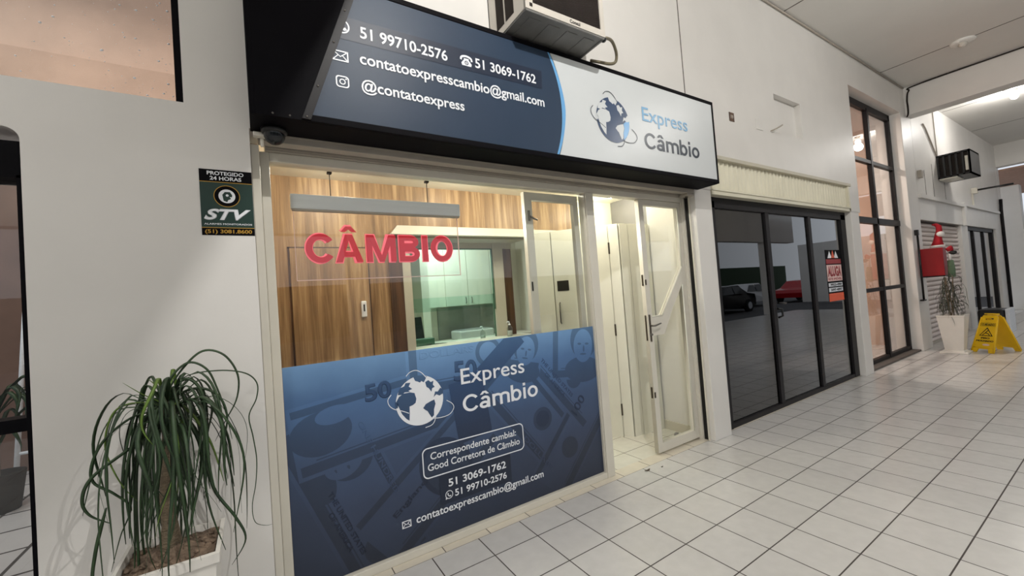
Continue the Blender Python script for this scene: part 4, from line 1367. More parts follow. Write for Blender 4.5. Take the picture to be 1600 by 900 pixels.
# ================================================================== SMOKED-GLASS SHOPFRONT
ds = thing('window_2', 'smoked-glass shopfront in three black framed panels under a cream corrugated shutter', 'shopfront', (3.7, -0.05, 0))
ds['kind'] = 'structure'
f2 = MB()
X0, X1, Z1 = 1.98, 5.36, 2.36
f2.box(X0 - 0.11, X0 + 0.05, -0.08, 0.02, 0, Z1).box(X1 - 0.16, X1, -0.08, 0.02, 0, Z1).box(X0 - .11, X1, -0.08, 0.02, 2.29, 2.40).box(X0 - .11, X1, -0.075, 0.02, 0, 0.05)
f2.build('outer_frame', 'blackframe', ds)
for x in (3.10, 4.20):
    MB().box(x - 0.04, x + 0.04, -0.075, 0.0, 0.04, 2.30, 0.003).build('mullion', 'blackframe', ds)
for a, b in ((2.03, 3.06), (3.14, 4.16), (4.24, 5.2)):
    MB().box(a, b, -0.052, -0.044, 0.05, 2.29).build('pane', 'glass_dark', ds)
hh = MB().tube([(3.165, -0.075, 1.215), (3.165, -0.11, 1.215), (3.29, -0.11, 1.205)], 0.011, 8).build('door_handle', 'blackplastic', ds)
MB().tube([(3.17, -0.06, 1.15), (3.20, -0.10, 1.14), (3.21, -0.10, 1.06), (3.18, -0.06, 1.04)], 0.012, 8).build('lock_pull', 'blackplastic', ds)

cs = thing('corrugated_shutter', 'cream corrugated shutter rolled low over the smoked-glass shopfront', 'shutter', (3.6, -0.11, 2.4))
cm = MB()
nx = 420
pts = []
for i in range(nx + 1):
    x = 1.87 + (5.33 - 1.87) * i / nx
    ph = (x / 0.082) % 1.0
    y = -0.125 + 0.013 * math.cos(2 * math.pi * ph)
    pts.append((x, y))
vs = [(x, y, 2.45) for x, y in pts] + [(x, y, 2.775) for x, y in pts]
cm.add(vs, [(i, i + 1, nx + 2 + i, nx + 1 + i) for i in range(nx)], 0, True)
cm.build('corrugated_sheet', 'shutter', cs)
MB().box(1.87, 5.35, -0.165, -0.08, 2.398, 2.45, 0.004).box(1.87, 5.35, -0.175, -0.16, 2.44, 2.452).build('bottom_rail', 'shutter', cs)
MB().box(1.87, 5.40, -0.175, -0.10, 2.768, 2.808, 0.004).build('top_rail', 'beige', cs)
MB().box(5.31, 5.355, -0.165, -0.09, 2.40, 2.79).build('end_guide', 'shutter', cs)

al = thing('rental_sticker', 'orange, black and white rental notice stuck inside the smoked glass, right panel', 'sticker', (4.9, -0.06, 1.5))
y = -0.0545
MB().box(4.64, 5.14, y, y + 0.0015, 1.13, 1.85).build('sheet', 'black', al)
MB().box(4.645, 5.135, y - 0.0006, y, 1.13, 1.24).build('orange_band', 'orange', al)
MB().box(4.645, 5.135, y - 0.0006, y, 1.41, 1.64).build('white_band', 'pinkprint', al)
MB().box(4.645, 5.135, y - 0.0006, y, 1.655, 1.72).build('brown_band', 'red', al)
MB().box(4.66, 5.12, y - 0.0006, y, 1.335, 1.385).box(4.66, 5.12, y - 0.0006, y, 1.262, 1.318).build('grey_band', 'alu', al)
text('ALUGA', al, (4.67, y - 0.001, 1.475), 0.44, 0.145, 'red', 0.05)
text('ESTE IMÓVEL', al, (4.67, y - 0.001, 1.425), 0.44, 0.032, 'red', 0.03)
text('99523-4984', al, (4.72, y - 0.001, 1.343), 0.37, 0.034, 'black', 0.04)
text('3097-4097', al, (4.72, y - 0.001, 1.272), 0.37, 0.034, 'black', 0.04)
for cx, w_, m_ in ((4.77, 0.07, 'ink_white'), (4.98, 0.07, 'ink_white'), (4.875, 0.06, 'orange')):
    flat_mesh('mountain_mark', [[(cx - w_, 1.735), (cx + w_, 1.735), (cx, 1.735 + (0.1 if m_ != 'orange' else 0.115))]], 0.0006, m_, al, (0, y - 0.001 - (0.0004 if m_ == 'orange' else 0), 0))

# ================================================================== TALL WINDOW
w3 = thing('window_3', 'tall black framed window between two white pillars, eight panes', 'window', (6.9, 0.03, 0))
w3['kind'] = 'structure'
tf = MB()
tf.box(5.72, 5.78, 0.0, 0.06, 0.03, 4.37).box(8.0, 8.08, 0.0, 0.06, 0.03, 4.37)
tf.box(5.72, 8.08, 0.0, 0.06, 4.26, 4.37).box(5.72, 8.08, 0.0, 0.06, 0.03, 0.09)
tf.box(5.72, 8.08, -0.01, 0.06, 2.30, 2.40)
tf.build('outer_frame', 'blackframe', w3)
MB().box(6.93, 7.0, -0.01, 0.055, 0.05, 4.3).build('mullion', 'blackframe', w3)
for z in (3.36, 1.20):
    MB().box(5.76, 8.03, -0.005, 0.055, z - 0.03, z + 0.03).build('crossbar', 'blackframe', w3)
for a, b in ((5.78, 6.93), (7.0, 8.0)):
    for z0, z1 in ((0.09, 1.17), (1.23, 2.30), (2.40, 3.33), (3.39, 4.26)):
        MB().box(a, b, 0.026, 0.032, z0, z1).build('pane', 'glass_win', w3)
structure('trim_8', MB().box(5.66, 8.08, -0.12, 0.06, 0.0, 0.03), 'darkline')
downlight('room_light', 6.6, 1.4, 4.4, 120, 0.3, 'round ceiling light in the peach room behind the tall window', (1.0, 0.93, 0.87))

# ================================================================== LEFT: PATIO WINDOWS
w4 = thing('window_4', 'high window over the left wall, rain drops on its glass and a peach wall behind', 'window', (-2.6, -0.1, 2.52))
w4['kind'] = 'structure'
MB().box(-2.312, -2.285, -0.15, -0.02, 2.522, 4.2).box(-7, -2.285, -0.15, -0.02, 4.15, 4.2).build('window_frame', 'black', w4)
MB().box(-7.0, -2.312, -0.07, -0.064, 2.52, 4.15).build('pane', 'glass', w4)
dr = MB()
rnd = random.Random(5)
for i in range(240):
    x = -2.33 - rnd.random() ** 1.3 * 0.75
    z = 2.54 + rnd.random() * 0.62
    r = 0.0014 + rnd.random() ** 3 * 0.0045
    dr.ball((x, -0.071, z), r, 6, sz=0.7)
rd = dr.build('rain_drops', 'ink_white', w4)  # opaque white colour stands in for the glints on the drops
rd['kind'] = 'stuff'
d4 = thing('door_4', 'black framed glazed opening left of the sticker wall, looking onto a tiled patio', 'door', (-3.3, -0.1, 0))
d4['kind'] = 'structure'
MB().box(-2.815, -2.802, -0.15, -0.02, 0, 2.13).box(-6.9, -2.815, -0.14, -0.04, 1.135, 1.185).box(-4.1, -4.05, -.15, -.02, 0, 2.2).build('frame', 'black', d4)
MB().box(-6.9, -2.803, -0.15, -0.02, 2.12, 2.265).build('lintel', 'black', d4)
MB().box(-6.9, -2.815, -0.092, -0.088, 0.02, 2.12).build('pane', 'glass', d4)

ld = thing('ladder', 'pale aluminium ladder leaning on the peach patio wall behind the black framed opening', 'ladder', (-4.5, 3.9, 0))


def ladder(x, y0, y1, h):
    for s in (-0.19, 0.19):
        MB().tube([(x + s, y0, 0.0), (x + s * .9, y1, h)], 0.022, 8).build('rail', 'alu', ld)
    for i in range(9):
        t = (0.30 + i * 0.30) / h
        if t > 0.97:
            break
        y = y0 + (y1 - y0) * t
        MB().tube([(x - 0.19, y, h * t), (x + 0.19, y, h * t)], 0.016, 8).build('rung', 'alu', ld)


ladder(-4.0, 3.75, 4.25, 2.8)


def palm_leaf(mb, p0, az, rise, out, drop, w, waves=0.0, mi=0, rng=random, n=16):
    """one strap leaf: climbs, arches out and hangs; az = heading, all lengths in metres"""
    d = Vector((math.cos(az), math.sin(az), 0))
    s = Vector((-d.y, d.x, 0))
    pts = []
    ph = rng.random() * 6.28
    for i in range(n + 1):
        t = i / n
        ho = out * (1 - (1 - min(1, t * 1.35)) ** 2)
        zz = rise * math.sin(min(1, t * 2.4) * math.pi / 2) - drop * max(0, t - 0.22) ** 1.25 * 1.36
        sw = waves * math.sin(ph + t * 6.5) * t
        pts.append(Vector(p0) + d * (ho + 0.5 * waves * math.sin(ph * 2 + 5 * t) * t) + s * sw + Vector((0, 0, zz)))
    ribbon(mb, pts, w, s, mi, rng.uniform(-1.6, 1.6))


def ribbon(mb, pts, w, side, mi=0, twist=0.0):
    vs, fs = [], []
    n = len(pts) - 1
    for i, p in enumerate(pts):
        d = (pts[min(i + 1, n)] - pts[max(i - 1, 0)]).normalized()
        if twist is None:
            side_i = d.cross(Vector((0, 1, 0))) * 0.85 + side * 0.5
        else:
            a = twist * i / n
            side_i = side * math.cos(a) + d.cross(side) * math.sin(a)
        sd = (side_i - d * side_i.dot(d))
        sd = sd.normalized() if sd.length > 1e-5 else d.orthogonal().normalized()
        up = d.cross(sd)
        t = i / n
        ww = w * min(1.0, 0.45 + t * 3.5) * (1 - t ** 3 * 0.85) / 2
        th = 0.0009
        vs += [p - sd * ww, p + up * (ww * .25), p + sd * ww, p - up * th + up * (ww * .2)]
    for i in range(n):
        for k in range(4):
            fs.append((i * 4 + k, i * 4 + (k + 1) % 4, i * 4 + 4 + (k + 1) % 4, i * 4 + 4 + k))
    fs += [(0, 1, 2, 3), (n * 4 + 3, n * 4 + 2, n * 4 + 1, n * 4)]
    mb.add(vs, fs, mi, True)


downlight('patio_fill', -3.6, 2.2, 5.6, P_PATIO_FILL, 0.5, 'wide round fill lamp added over the tiled patio, out of view', (1.0, 0.95, 0.9))  # fill light added to brighten the peach wall behind the high window
# patio plant
rp_ = random.Random(3)
pt_ = thing('patio_plant', 'dark leafy plant by the patio ladder, partly hidden by the left wall', 'plant', (-4.0, 3.0, 0))
pm = MB()
for i in range(26):
    palm_leaf(pm, (-4.02, 2.95, 0.5 + rp_.random() * .5), rp_.random() * 6.28, 0.25, 0.3, 0.25, 0.035, 0.02, 0, rp_, 8)
pm.build('foliage', 'leaf', pt_)
MB().tube([(-4.02, 2.95, 0.3), (-4.01, 2.95, 1.05)], 0.02).build('stem', 'trunk', pt_)
MB().lathe((-4.02, 2.95, 0), [(0.001, 0), (0.13, 0), (0.17, 0.32), (0.15, 0.32), (0.14, 0.29), (0.001, 0.29)]).build('pot', 'grille', pt_)

# ================================================================== PONYTAIL PALM IN THE WHITE POT
PX, PY = -2.372, -0.372
pa = thing('potted_palm', 'ponytail palm with long drooping strap leaves in a white square pot, front left', 'potted plant', (PX, PY, 0))
pot = MB()


def sq(h, z, c=(PX, PY)):
    return [(c[0] - h, c[1] - h, z), (c[0] + h, c[1] - h, z), (c[0] + h, c[1] + h, z), (c[0] - h, c[1] + h, z)]


def ring_faces(mb, rings, mi=0):
    vs = [v for r in rings for v in r]
    fs = []
    for i in range(len(rings) - 1):
        for k in range(4):
            fs.append((i * 4 + k, i * 4 + (k + 1) % 4, i * 4 + 4 + (k + 1) % 4, i * 4 + 4 + k))
    fs.append((3, 2, 1, 0))
    mb.add(vs, fs, mi)


ring_faces(pot, [sq(.105, 0), sq(.110, .012), sq(.148, .585), sq(.158, .590), sq(.160, .625), sq(.146, .628), sq(.140, .59), sq(.136, .5)])
pot.build('pot', 'pot', pa)
so = MB()
g = 14
for i in range(g + 1):
    for j in range(g + 1):
        x, yv = PX - 0.139 + 0.278 * i / g, PY - 0.139 + 0.278 * j / g
        hgt = 0.592 + 0.045 * math.exp(-((x - PX) ** 2 + (yv - PY) ** 2) / 0.008) + rp_.random() * 0.016
        so.v.append((x, yv, hgt))
for i in range(g):
    for j in range(g):
        a = i * (g + 1) + j
        so.f.append([a, a + g + 1, a + g + 2, a + 1])
        so.mi.append(0)
        so.sm.append(True)
for k in range(46):
    x, yv = PX + rp_.uniform(-.125, .125), PY + rp_.uniform(-.125, .125)
    so.ball((x, yv, 0.605 + 0.03 * math.exp(-((x - PX) ** 2 + (yv - PY) ** 2) / 0.008)), rp_.uniform(.008, .019), 7, sz=.6)
so.build('bark_mulch', 'soil', pa)
TB, TT = Vector((PX - 0.012, PY, 0.60)), Vector((PX + 0.005, PY - .01, 1.20))
tr = [TB + (TT - TB) * (i / 10) + Vector((0.006 * math.sin(i * 1.1), 0.004 * math.cos(i), 0)) for i in range(11)]
MB().tube(tr, [0.046, 0.034, 0.026, 0.022, 0.020, 0.019, 0.018, 0.018, 0.019, 0.019, 0.015], 12).build('trunk', 'trunk', pa)
fo = MB()
ra = random.Random(21)
for i in range(90):
    u = ra.random()
    z = 1.10 + 0.11 * u
    az = ra.random() * 2 * math.pi
    dirx = math.cos(az)
    out = ra.uniform(0.09, 0.25) * (1.0 + 0.10 * dirx) * (0.8 + .3 * abs(dirx))
    rise = ra.uniform(0.01, 0.13) * (0.5 + u)
    drop = ra.uniform(0.30, 0.78) * (1.1 - .3 * u)
    # keep off the wall behind
    if math.sin(az) > 0.3:
        out *= 0.7
    palm_leaf(fo, (PX + 0.006 + .012 * math.cos(az), PY - .008 + .012 * math.sin(az), z), az, rise, out, drop, ra.uniform(0.009, 0.019), ra.uniform(0.01, 0.06), 1 if (u > 0.85 and ra.random() < .5) else 0, ra, 20)
# the individually visible arching leaves of the crown, traced as space curves


def arc(pts, w, mi=0):
    P = [Vector(p) for p in smooth_line([(PX + a, PY + b, c) for a, b, c in pts], 7)]
    ribbon(fo, P, w, Vector((0, 1, 0)), mi, None)


arc([(0.0, 0, 1.22), (0.06, -.02, 1.32), (0.13, -.03, 1.385), (0.20, -.03, 1.36), (0.243, -.02, 1.27), (0.235, -.01, 1.17), (0.19, 0, 1.08), (0.15, .02, 1.0)], 0.010)
arc([(0.0, 0, 1.21), (0.07, -.03, 1.29), (0.18, -.05, 1.30), (0.27, -.05, 1.275), (0.31, -.04, 1.225), (0.305, -.04, 1.16), (0.275, -.03, 1.09), (0.285, -.03, 1.0), (0.293, -.02, 0.90), (0.285, -.02, 0.80), (0.268, -.02, 0.71), (0.275, -.03, 0.645), (0.31, -.04, 0.622), (0.335, -.04, 0.618)], 0.006)
arc([(0.0, 0, 1.22), (0.03, -.02, 1.30), (0.085, -.03, 1.345), (0.14, -.03, 1.31), (0.17, -.03, 1.23), (0.195, -.02, 1.12), (0.21, 0, 1.0)], 0.010)
arc([(0.0, 0, 1.20), (0.05, -.04, 1.27), (0.09, -.06, 1.28), (0.125, -.07, 1.22), (0.13, -.07, 1.10), (0.125, -.06, 0.94), (0.115, -.05, 0.80)], 0.013)
arc([(0.0, 0, 1.19), (0.07, -.04, 1.235), (0.13, -.05, 1.235), (0.18, -.05, 1.19), (0.20, -.04, 1.10), (0.18, -.04, 0.98), (0.19, -.03, 0.85)], 0.011)
arc([(0.0, 0, 1.18), (-.07, -.03, 1.215), (-.13, -.04, 1.205), (-.16, -.04, 1.14), (-.165, -.04, 1.05), (-.13, -.04, 0.93), (-.09, -.03, 0.85)], 0.008, 1)
arc([(0.0, 0, 1.16), (-.08, -.04, 1.17), (-.16, -.05, 1.11), (-.20, -.05, 1.03), (-.20, -.05, 0.96), (-.15, -.04, 0.90), (-.11, -.03, 0.83), (-.14, -.03, 0.74), (-.17, -.03, 0.62)], 0.010)
arc([(-.02, 0, 1.10), (-.12, -.05, 1.04), (-.20, -.07, 0.98), (-.225, -.07, 0.91), (-.21, -.06, 0.85), (-.16, -.05, 0.80)], 0.013)
arc([(0.0, 0, 1.19), (-.06, -.03, 1.245), (-.11, -.05, 1.30)], 0.005, 1)
arc([(0.0, 0, 1.20), (-.02, -.03, 1.27), (-.04, -.04, 1.30)], 0.006, 1)
arc([(0.01, 0, 1.19), (0.06, -.05, 1.18), (0.11, -.08, 1.11), (0.15, -.09, 1.01), (0.18, -.08, 0.86)], 0.012, 1)
arc([(-.01, -.01, 1.18), (-.03, -.06, 1.12), (-.045, -.09, 1.0), (-.05, -.10, 0.85), (-.055, -.10, 0.70)], 0.015, 0)
arc([(0.01, -.01, 1.18), (0.02, -.06, 1.10), (0.025, -.09, 0.98), (0.02, -.10, 0.82)], 0.015, 0)
arc([(0.12, -.05, 0.95), (0.15, -.06, 0.82), (0.21, -.06, 0.70), (0.24, -.06, 0.60), (0.19, -.07, 0.52)], 0.012, 0)
arc([(-.17, -.05, 0.86), (-.20, -.06, 0.72), (-.21, -.06, 0.60), (-.17, -.06, 0.5)], 0.012, 0)
fo.build('foliage', ['leaf', 'leaf_y'], pa)

# ================================================================== FAR RIGHT
sh = thing('roller_shutter', 'closed pale slatted roller shutter behind the far potted plant', 'shutter', (10.2, 0, 0))
ss = MB()
prof = []
nsl = 26
for i in range(nsl):
    z0 = 0.04 + i * (2.36 / nsl)
    h = 2.36 / nsl
    prof += [(-0.045, z0), (-0.075, z0 + h * .18), (-0.078, z0 + h * .45), (-0.06, z0 + h * .8), (-0.035, z0 + h * .97)]
ss.add([(8.66, y, z) for y, z in prof] + [(11.75, y, z) for y, z in prof], [(i, len(prof) + i, len(prof) + i + 1, i + 1) for i in range(len(prof) - 1)])
ss.build('slat_curtain', 'slat', sh)
MB().box(8.66, 11.75, -0.09, -0.03, 0.0, 0.05).build('bottom_bar', 'headrail', sh)
MB().box(8.66, 11.75, -0.10, 0.0, 2.40, 2.43).build('top_lip', 'darkline', sh)

gd = thing('door_3', 'dark glazed doorway with a bright transom slot beyond the pale roller shutter', 'door', (13.9, 0, 0))
gd['kind'] = 'structure'
gf = MB().box(12.35, 12.45, -0.10, -0.02, 0, 2.42).box(15.3, 15.45, -0.10, -0.02, 0, 2.42).box(12.35, 15.45, -0.10, -0.02, 2.33, 2.42)
for x in (13.2, 14.3):
    gf.box(x - .04, x + .04, -0.09, -0.03, 0, 2.35)
gf.build('frame', 'blackframe', gd)
MB().box(12.45, 15.3, -0.06, -0.05, 0.02, 2.33).build('pane', 'glass_dark', gd)

a2 = thing('air_conditioner', 'black slatted air conditioner cage high on the white wall beyond the beam', 'air conditioner', (10.5, -0.4, 3.3))
bx0, bx1, by0, by1, bz0, bz1 = 10.15, 10.95, -0.63, YW, 3.32, 3.81
cg = MB().box(bx0, bx1, by0, by1, bz1 - .03, bz1).box(bx0, bx1, by0, by1, bz0, bz0 + .03)
for i in range(6):
    yy = by0 + (by1 - by0 - .03) * i / 5
    cg.box(bx0, bx0 + .03, yy, yy + .03, bz0, bz1)
cg.box(bx1 - .03, bx1, by0, by1, bz0, bz1).box(bx0, bx1, by0, by0 + .02, bz0, bz1)
cg.build('cage', 'blackplastic', a2)
MB().box(bx0 + .035, bx1 - .04, by0 + .03, by1 - .02, bz0 + .04, bz1 - .04).build('core', 'grille', a2)
MB().box(bx0 + .005, bx0 + .034, by0 + .035, by0 + .075, bz0 + .08, bz1 - .12).build('label_strip', 'offwhite', a2)
MB().box(bx0 - .01, bx0 + .5, YW - .28, YW - .02, bz0 - .03, bz0 - .005).build('shelf', 'offwhite', a2)
tag(MB().tube([(9.35, YW - .018, 4.36), (9.5, YW - .018, 4.3), (10.0, YW - .018, 3.9), (10.12, YW - .018, 3.82), (10.2, YW - .018, 3.80)], 0.014, 8).tube([(10.14, YW - .018, 4.8), (10.16, YW - .018, 3.82)], 0.01, 8).build('power_cable', 'headrail'), 'grey power cable running down the white wall to the black air conditioner', 'cable')
jb = thing('junction_box', 'small grey electrical box and black switch on the wall left of the black cage', 'electrical box', (8.85, YW, 3.27))
MB().box(8.74, 8.86, YW - .06, YW - .0005, 3.22, 3.36, 0.005).build('box', 'headrail', jb)
MB().box(8.95, 9.02, YW - .03, YW - .0005, 3.27, 3.37, 0.004).build('switch', 'blackplastic', jb)
bp_ = thing('bracket_pole', 'thin black pole sticking out from the far white wall on a white bracket', 'pole', (13.0, -0.5, 3.3))
MB().tube([(13.0, -0.25, 3.30), (13.0, -0.82, 3.30)], 0.022, 8).build('pole', 'blackplastic', bp_)
MB().box(12.95, 13.05, -0.26, YW - .0005, 3.22, 3.36, 0.005).box(12.97, 13.03, YW - 0.03, YW - .0005, 2.92, 3.3).build('bracket', 'offwhite', bp_)
dp = tag(MB().tube([(16.2, -0.19, 0.02), (16.2, -0.19, 3.0), (16.2, -0.2, 3.3)], 0.035, 10).build('downpipe', 'blackframe'), 'dark downpipe on the corner at the end of the far white wall', 'pipe')
bl = thing('shutter_pole', 'slim black upright bar fixed to the white pillar left of the far plant', 'bar', (8.3, -0.19, 0.9))
MB().tube([(8.22, -0.19, 0.92), (8.22, -0.19, 2.19)], 0.016, 8).build('bar', 'blackplastic', bl)
MB().box(8.19, 8.25, -0.21, YW - .0005, 2.10, 2.2, 0.004).build('bracket', 'blackplastic', bl)
MB().box(8.14, 8.29, -0.21, YW - .0005, 0.90, 0.925).build('foot', 'blackplastic', bl)

rb_ = thing('red_box', 'flat red wall box under the pointed cloth hat, behind the far potted plant', 'wall box', (8.35, -0.32, 1.3))
MB().box(8.30, 8.52, -0.475, YW - .0005, 1.34, 1.84, 0.006).build('case', 'red', rb_)
MB().box(8.31, 8.5, -0.47, -0.17, 1.32, 1.34).build('base', 'blackframe', rb_)
ht = thing('cloth_hat', 'red pointed felt hat with white trim and a drooping tip on the red wall box', 'decoration', (8.38, -0.42, 1.84))
hp_ = MB().tube([(8.38, -0.40, 1.868), (8.38, -0.41, 1.95), (8.38, -0.42, 2.05), (8.38, -0.44, 2.14), (8.38, -0.44, 2.22), (8.38, -0.40, 2.26), (8.38, -0.355, 2.265)], [0.088, 0.064, 0.048, 0.042, 0.04, 0.03, 0.012], 14)
hp_.build('hat', 'redcloth', ht)
MB().tube([(8.38, -0.40, 1.856), (8.38, -0.40, 1.885)], [0.10, 0.096], 14).build('trim', 'whitecloth', ht)
MB().ball((8.36, -0.455, 2.08), 0.055, 10, sz=.9).build('fleece_band', 'whitecloth', ht)
gd2 = thing('cloth_mitten', 'red sleeve, black mitten and green cloth hanging beside the red wall box', 'decoration', (8.4, -0.52, 1.6))
MB().tube([(8.38, -0.53, 1.83), (8.38, -0.545, 1.81), (8.38, -0.555, 1.76)], [0.05, 0.05, 0.04], 10).build('sleeve', 'redcloth', gd2)
MB().tube([(8.38, -0.53, 1.73), (8.38, -0.59, 1.73), (8.38, -0.63, 1.735)], [0.022, 0.038, 0.02], 10).build('mitten', 'blackplastic', gd2)
MB().tube([(8.38, -0.54, 1.76), (8.38, -0.54, 1.60)], [0.02, 0.022], 10).build('white_cord', 'whitecloth', gd2)
MB().tube([(8.38, -0.54, 1.60), (8.38, -0.545, 1.45), (8.38, -0.54, 1.30)], [0.04, 0.05, 0.05], 10).build('green_cloth', 'greencloth', gd2)

# far potted plant
FX, FY = 8.10, -0.55
fpn = thing('potted_plant', 'sparse twisting plant in a tall white square pot beside the far roller shutter', 'potted plant', (FX, FY, 0))
p2 = MB()
ring_faces(p2, [sq(.125, 0, (FX, FY)), sq(.125, .04, (FX, FY)), sq(.11, .05, (FX, FY)), sq(.165, .63, (FX, FY)), sq(.17, .635, (FX, FY)), sq(.17, .655, (FX, FY)), sq(.15, .655, (FX, FY)), sq(.145, .60, (FX, FY))])
p2.build('pot', 'pot', fpn)
MB().box(FX - .17, FX + .17, FY - .17, FY + .17, 0.0, 0.028, 0.006).build('saucer', 'pot', fpn)
MB().box(FX - .147, FX + .147, FY - .147, FY + .147, 0.6, 0.632).build('soil', 'soil', fpn)
pf = MB()
rf = random.Random(8)
for k in range(5):
    a = rf.random() * 6.28
    top = (FX + .06 * math.cos(a), FY + .05 * math.sin(a), 0.95 + rf.random() * .38)
    pf.tube(smooth_line([(FX + .02 * math.cos(a), FY + .02 * math.sin(a), .62), (FX + .05 * math.cos(a + 1), FY + .04 * math.sin(a + 1), .8), top], 4), 0.008, 6, 1)
    for j in range(24):
        t = rf.random()
        az = rf.random() * 6.28
        o_ = rf.uniform(.06, .24)
        if math.sin(az) > 0.2:
            o_ *= .7
        palm_leaf(pf, (top[0], top[1], .72 + (top[2] - .72) * t), az, rf.uniform(0, .13), o_, rf.uniform(.05, .42), rf.uniform(.008, .016), rf.uniform(.01, .035), 0, rf, 9)
pf.build('foliage', ['leaf_far', 'trunk'], fpn)

# yellow floor sign
af = bpy.data.objects.new('wet_floor_sign', None)
COL.objects.link(af)
AC_ = Vector((8.46, -0.946, 0))
af.location = AC_
tag(af, 'yellow folding wet floor sign standing open on the tiles', 'floor sign')
ORIG[af.name] = AC_
ua = Vector((-0.509, -0.861, 0))       # reading direction
wa_ = Vector((-0.861, 0.509, 0))       # towards the camera
slope = Vector((-wa_.x * 0.235, -wa_.y * 0.235, 0.63))


def board(side, name):
    wv = wa_ * side
    up = (Vector((0, 0, 0.63)) - wv * 0.215).normalized()
    base = AC_ + wv * 0.235
    L = 0.655
    b_out = [(-.160, 0), (-.085, 0), (-.068, .062), (.068, .062), (.085, 0), (.160, 0), (.165, .03), (.118, .60), (.095, .645), (-.095, .645), (-.118, .60), (-.165, .03)]
    hole = [(-.058, .565), (.058, .565), (.058, .60), (-.058, .60)]
    xd = ua if side > 0 else -ua
    o = flat_mesh(name, [b_out, hole], 0.014, 'yellow', af, base, xd, up)
    # raised side ribs
    nd = xd.cross(up)
    rb2 = MB()
    for s in (-1, 1):
        q0, q1 = base + xd * (.157 * s) + up * .02 + nd * .01, base + xd * (.112 * s) + up * .61 + nd * .01
        rb2.tube([q0, q1], 0.011, 8)
    rb2.tube([base + xd * -.15 + up * .085 + nd * .008, base + xd * .15 + up * .085 + nd * .008], 0.006, 6)
    rb2.build('edge_rib', 'yellow', o)
    return base, xd, up, nd


b_, x_, u_, n_ = board(1, 'front_board')
board(-1, 'rear_board')
MB().tube([AC_ + ua * -.10 + Vector((0, 0, .632)), AC_ + ua * .10 + Vector((0, 0, .632))], 0.013, 8).build('hinge', 'yellow', af)
at = lambda x, yy: b_ + x_ * x + u_ * yy + n_ * 0.0085
flat_mesh('label_panel', [[(-.105, .455), (.105, .455), (.105, .51), (-.105, .51)], [(-.101, .459), (.101, .459), (.101, .506), (-.101, .506)]], 0.001, 'blackplastic', af, b_ + n_ * .0085, x_, u_)
text('CUIDADO', af, at(-.092, .466), .184, .033, 'blackplastic', 0.05, x_, u_, 0.001)
flat_mesh('warning_triangle', [[(-.098, .285), (.098, .285), (0, .435)], [(-.078, .297), (.078, .297), (0, .413)]], 0.001, 'blackplastic', af, b_ + n_ * .0085, x_, u_)
flat_mesh('slipping_mark', [strip2d([(-.05, .30), (-.01, .345), (.015, .385)], .012)], 0.001, 'blackplastic', af, b_ + n_ * .0085, x_, u_)
flat_mesh('slipping_mark', [strip2d([(-.015, .34), (.03, .325), (.05, .30)], .012)], 0.001, 'blackplastic', af, b_ + n_ * .0085, x_, u_)
text('PISO', af, at(-.062, .235), .124, .028, 'blackplastic', 0.05, x_, u_, 0.001)
text('MOLHADO', af, at(-.122, .185), .244, .030, 'blackplastic', 0.05, x_, u_, 0.001)
flat_mesh('maker_label', [circle(.03, .135, .05, .017, 20)], 0.001, 'pinkprint', af, b_ + n_ * .0085, x_, u_)

# dark bin behind the sign
bn = thing('planter_box', 'low black box with a grey end standing by the far doorway behind the yellow sign', 'box', (11.6, -0.5, 0))
MB().box(11.3, 11.9, -0.705, -0.31, 0.0, 0.49, 0.05).build('body', 'blackplastic', bn)
MB().box(11.3, 11.9, -0.77, -0.71, 0.0, 0.50, 0.01).build('end_panel', 'alu', bn)
dm = tag(MB().box(15.2, 16.6, -2.6, -0.9, 0.001, 0.014, 0.004).build('door_mat', 'blackframe'), 'dark doormat on the tiles at the far end of the gallery', 'mat')

# dry litter on the floor
for (u0, v0, r, lb) in ((-0.04 + .66, -0.105 - .04, 0.03, 'dark curled dry leaf on the pale tiles in front of the doorway'), (0.76, -0.18, 0.012, 'tiny dry crumb on the tiles next to the curled dry leaf')):
    q = [(u0 + r * math.cos(a) * (1 + .2 * math.sin(3 * a)), v0 + r * .38 * math.sin(a), 0.003 + 0.004 * math.cos(2 * a)) for a in [i * .5236 for i in range(12)]]
    lf = MB().add(q + [(a, b, c + .003) for a, b, c in q], [list(range(12))[::-1], list(range(12, 24))] + [(i, (i + 1) % 12, 12 + (i + 1) % 12, 12 + i) for i in range(12)]).build('dry_leaf', 'leafdry')
    tag(lf, lb, 'leaf')

# ================================================================== GALLERY LAMPS


def pendant(x, y, w, label, soft=0.01):
    t = thing('pendant_lamp', label, 'lamp', (x, y, 4.27), 'pendant lamps of the gallery')
    MB().tube([(x, y, 4.34), (x, y, ZC)], 0.008, 8).build('rod', 'headrail', t)
    MB().lathe((x, y, 4.315), [(0.001, 0.03), (0.06, 0.028), (0.20, 0.004), (0.20, -0.002), (0.06, 0.016), (0.001, 0.018)], 28).build('shade', 'lamp', t)
    L = bpy.data.lights.new('bulb_light', 'POINT')
    L.energy = w
    L.shadow_soft_size = soft
    L.color = (1.0, 0.98, 0.945)
    o = bpy.data.objects.new('bulb_light', L)
    COL.objects.link(o)
    o.parent = t
    o.location = (0, 0, -0.03)


pendant(-1.005, -2.55, P_BAY, 'white pendant lamp over the near bay of the gallery, beside the added beam')
pendant(3.9, -2.9, P_BAY * 0.38, 'white pendant lamp over the middle of the gallery')

pendant(-5.2, -4.0, P_BAY * 0.85, 'white fill lamp added over the left end of the gallery, out of view in front of the patio windows', 0.16)  # fill light added to lift the shaded part of the left wall


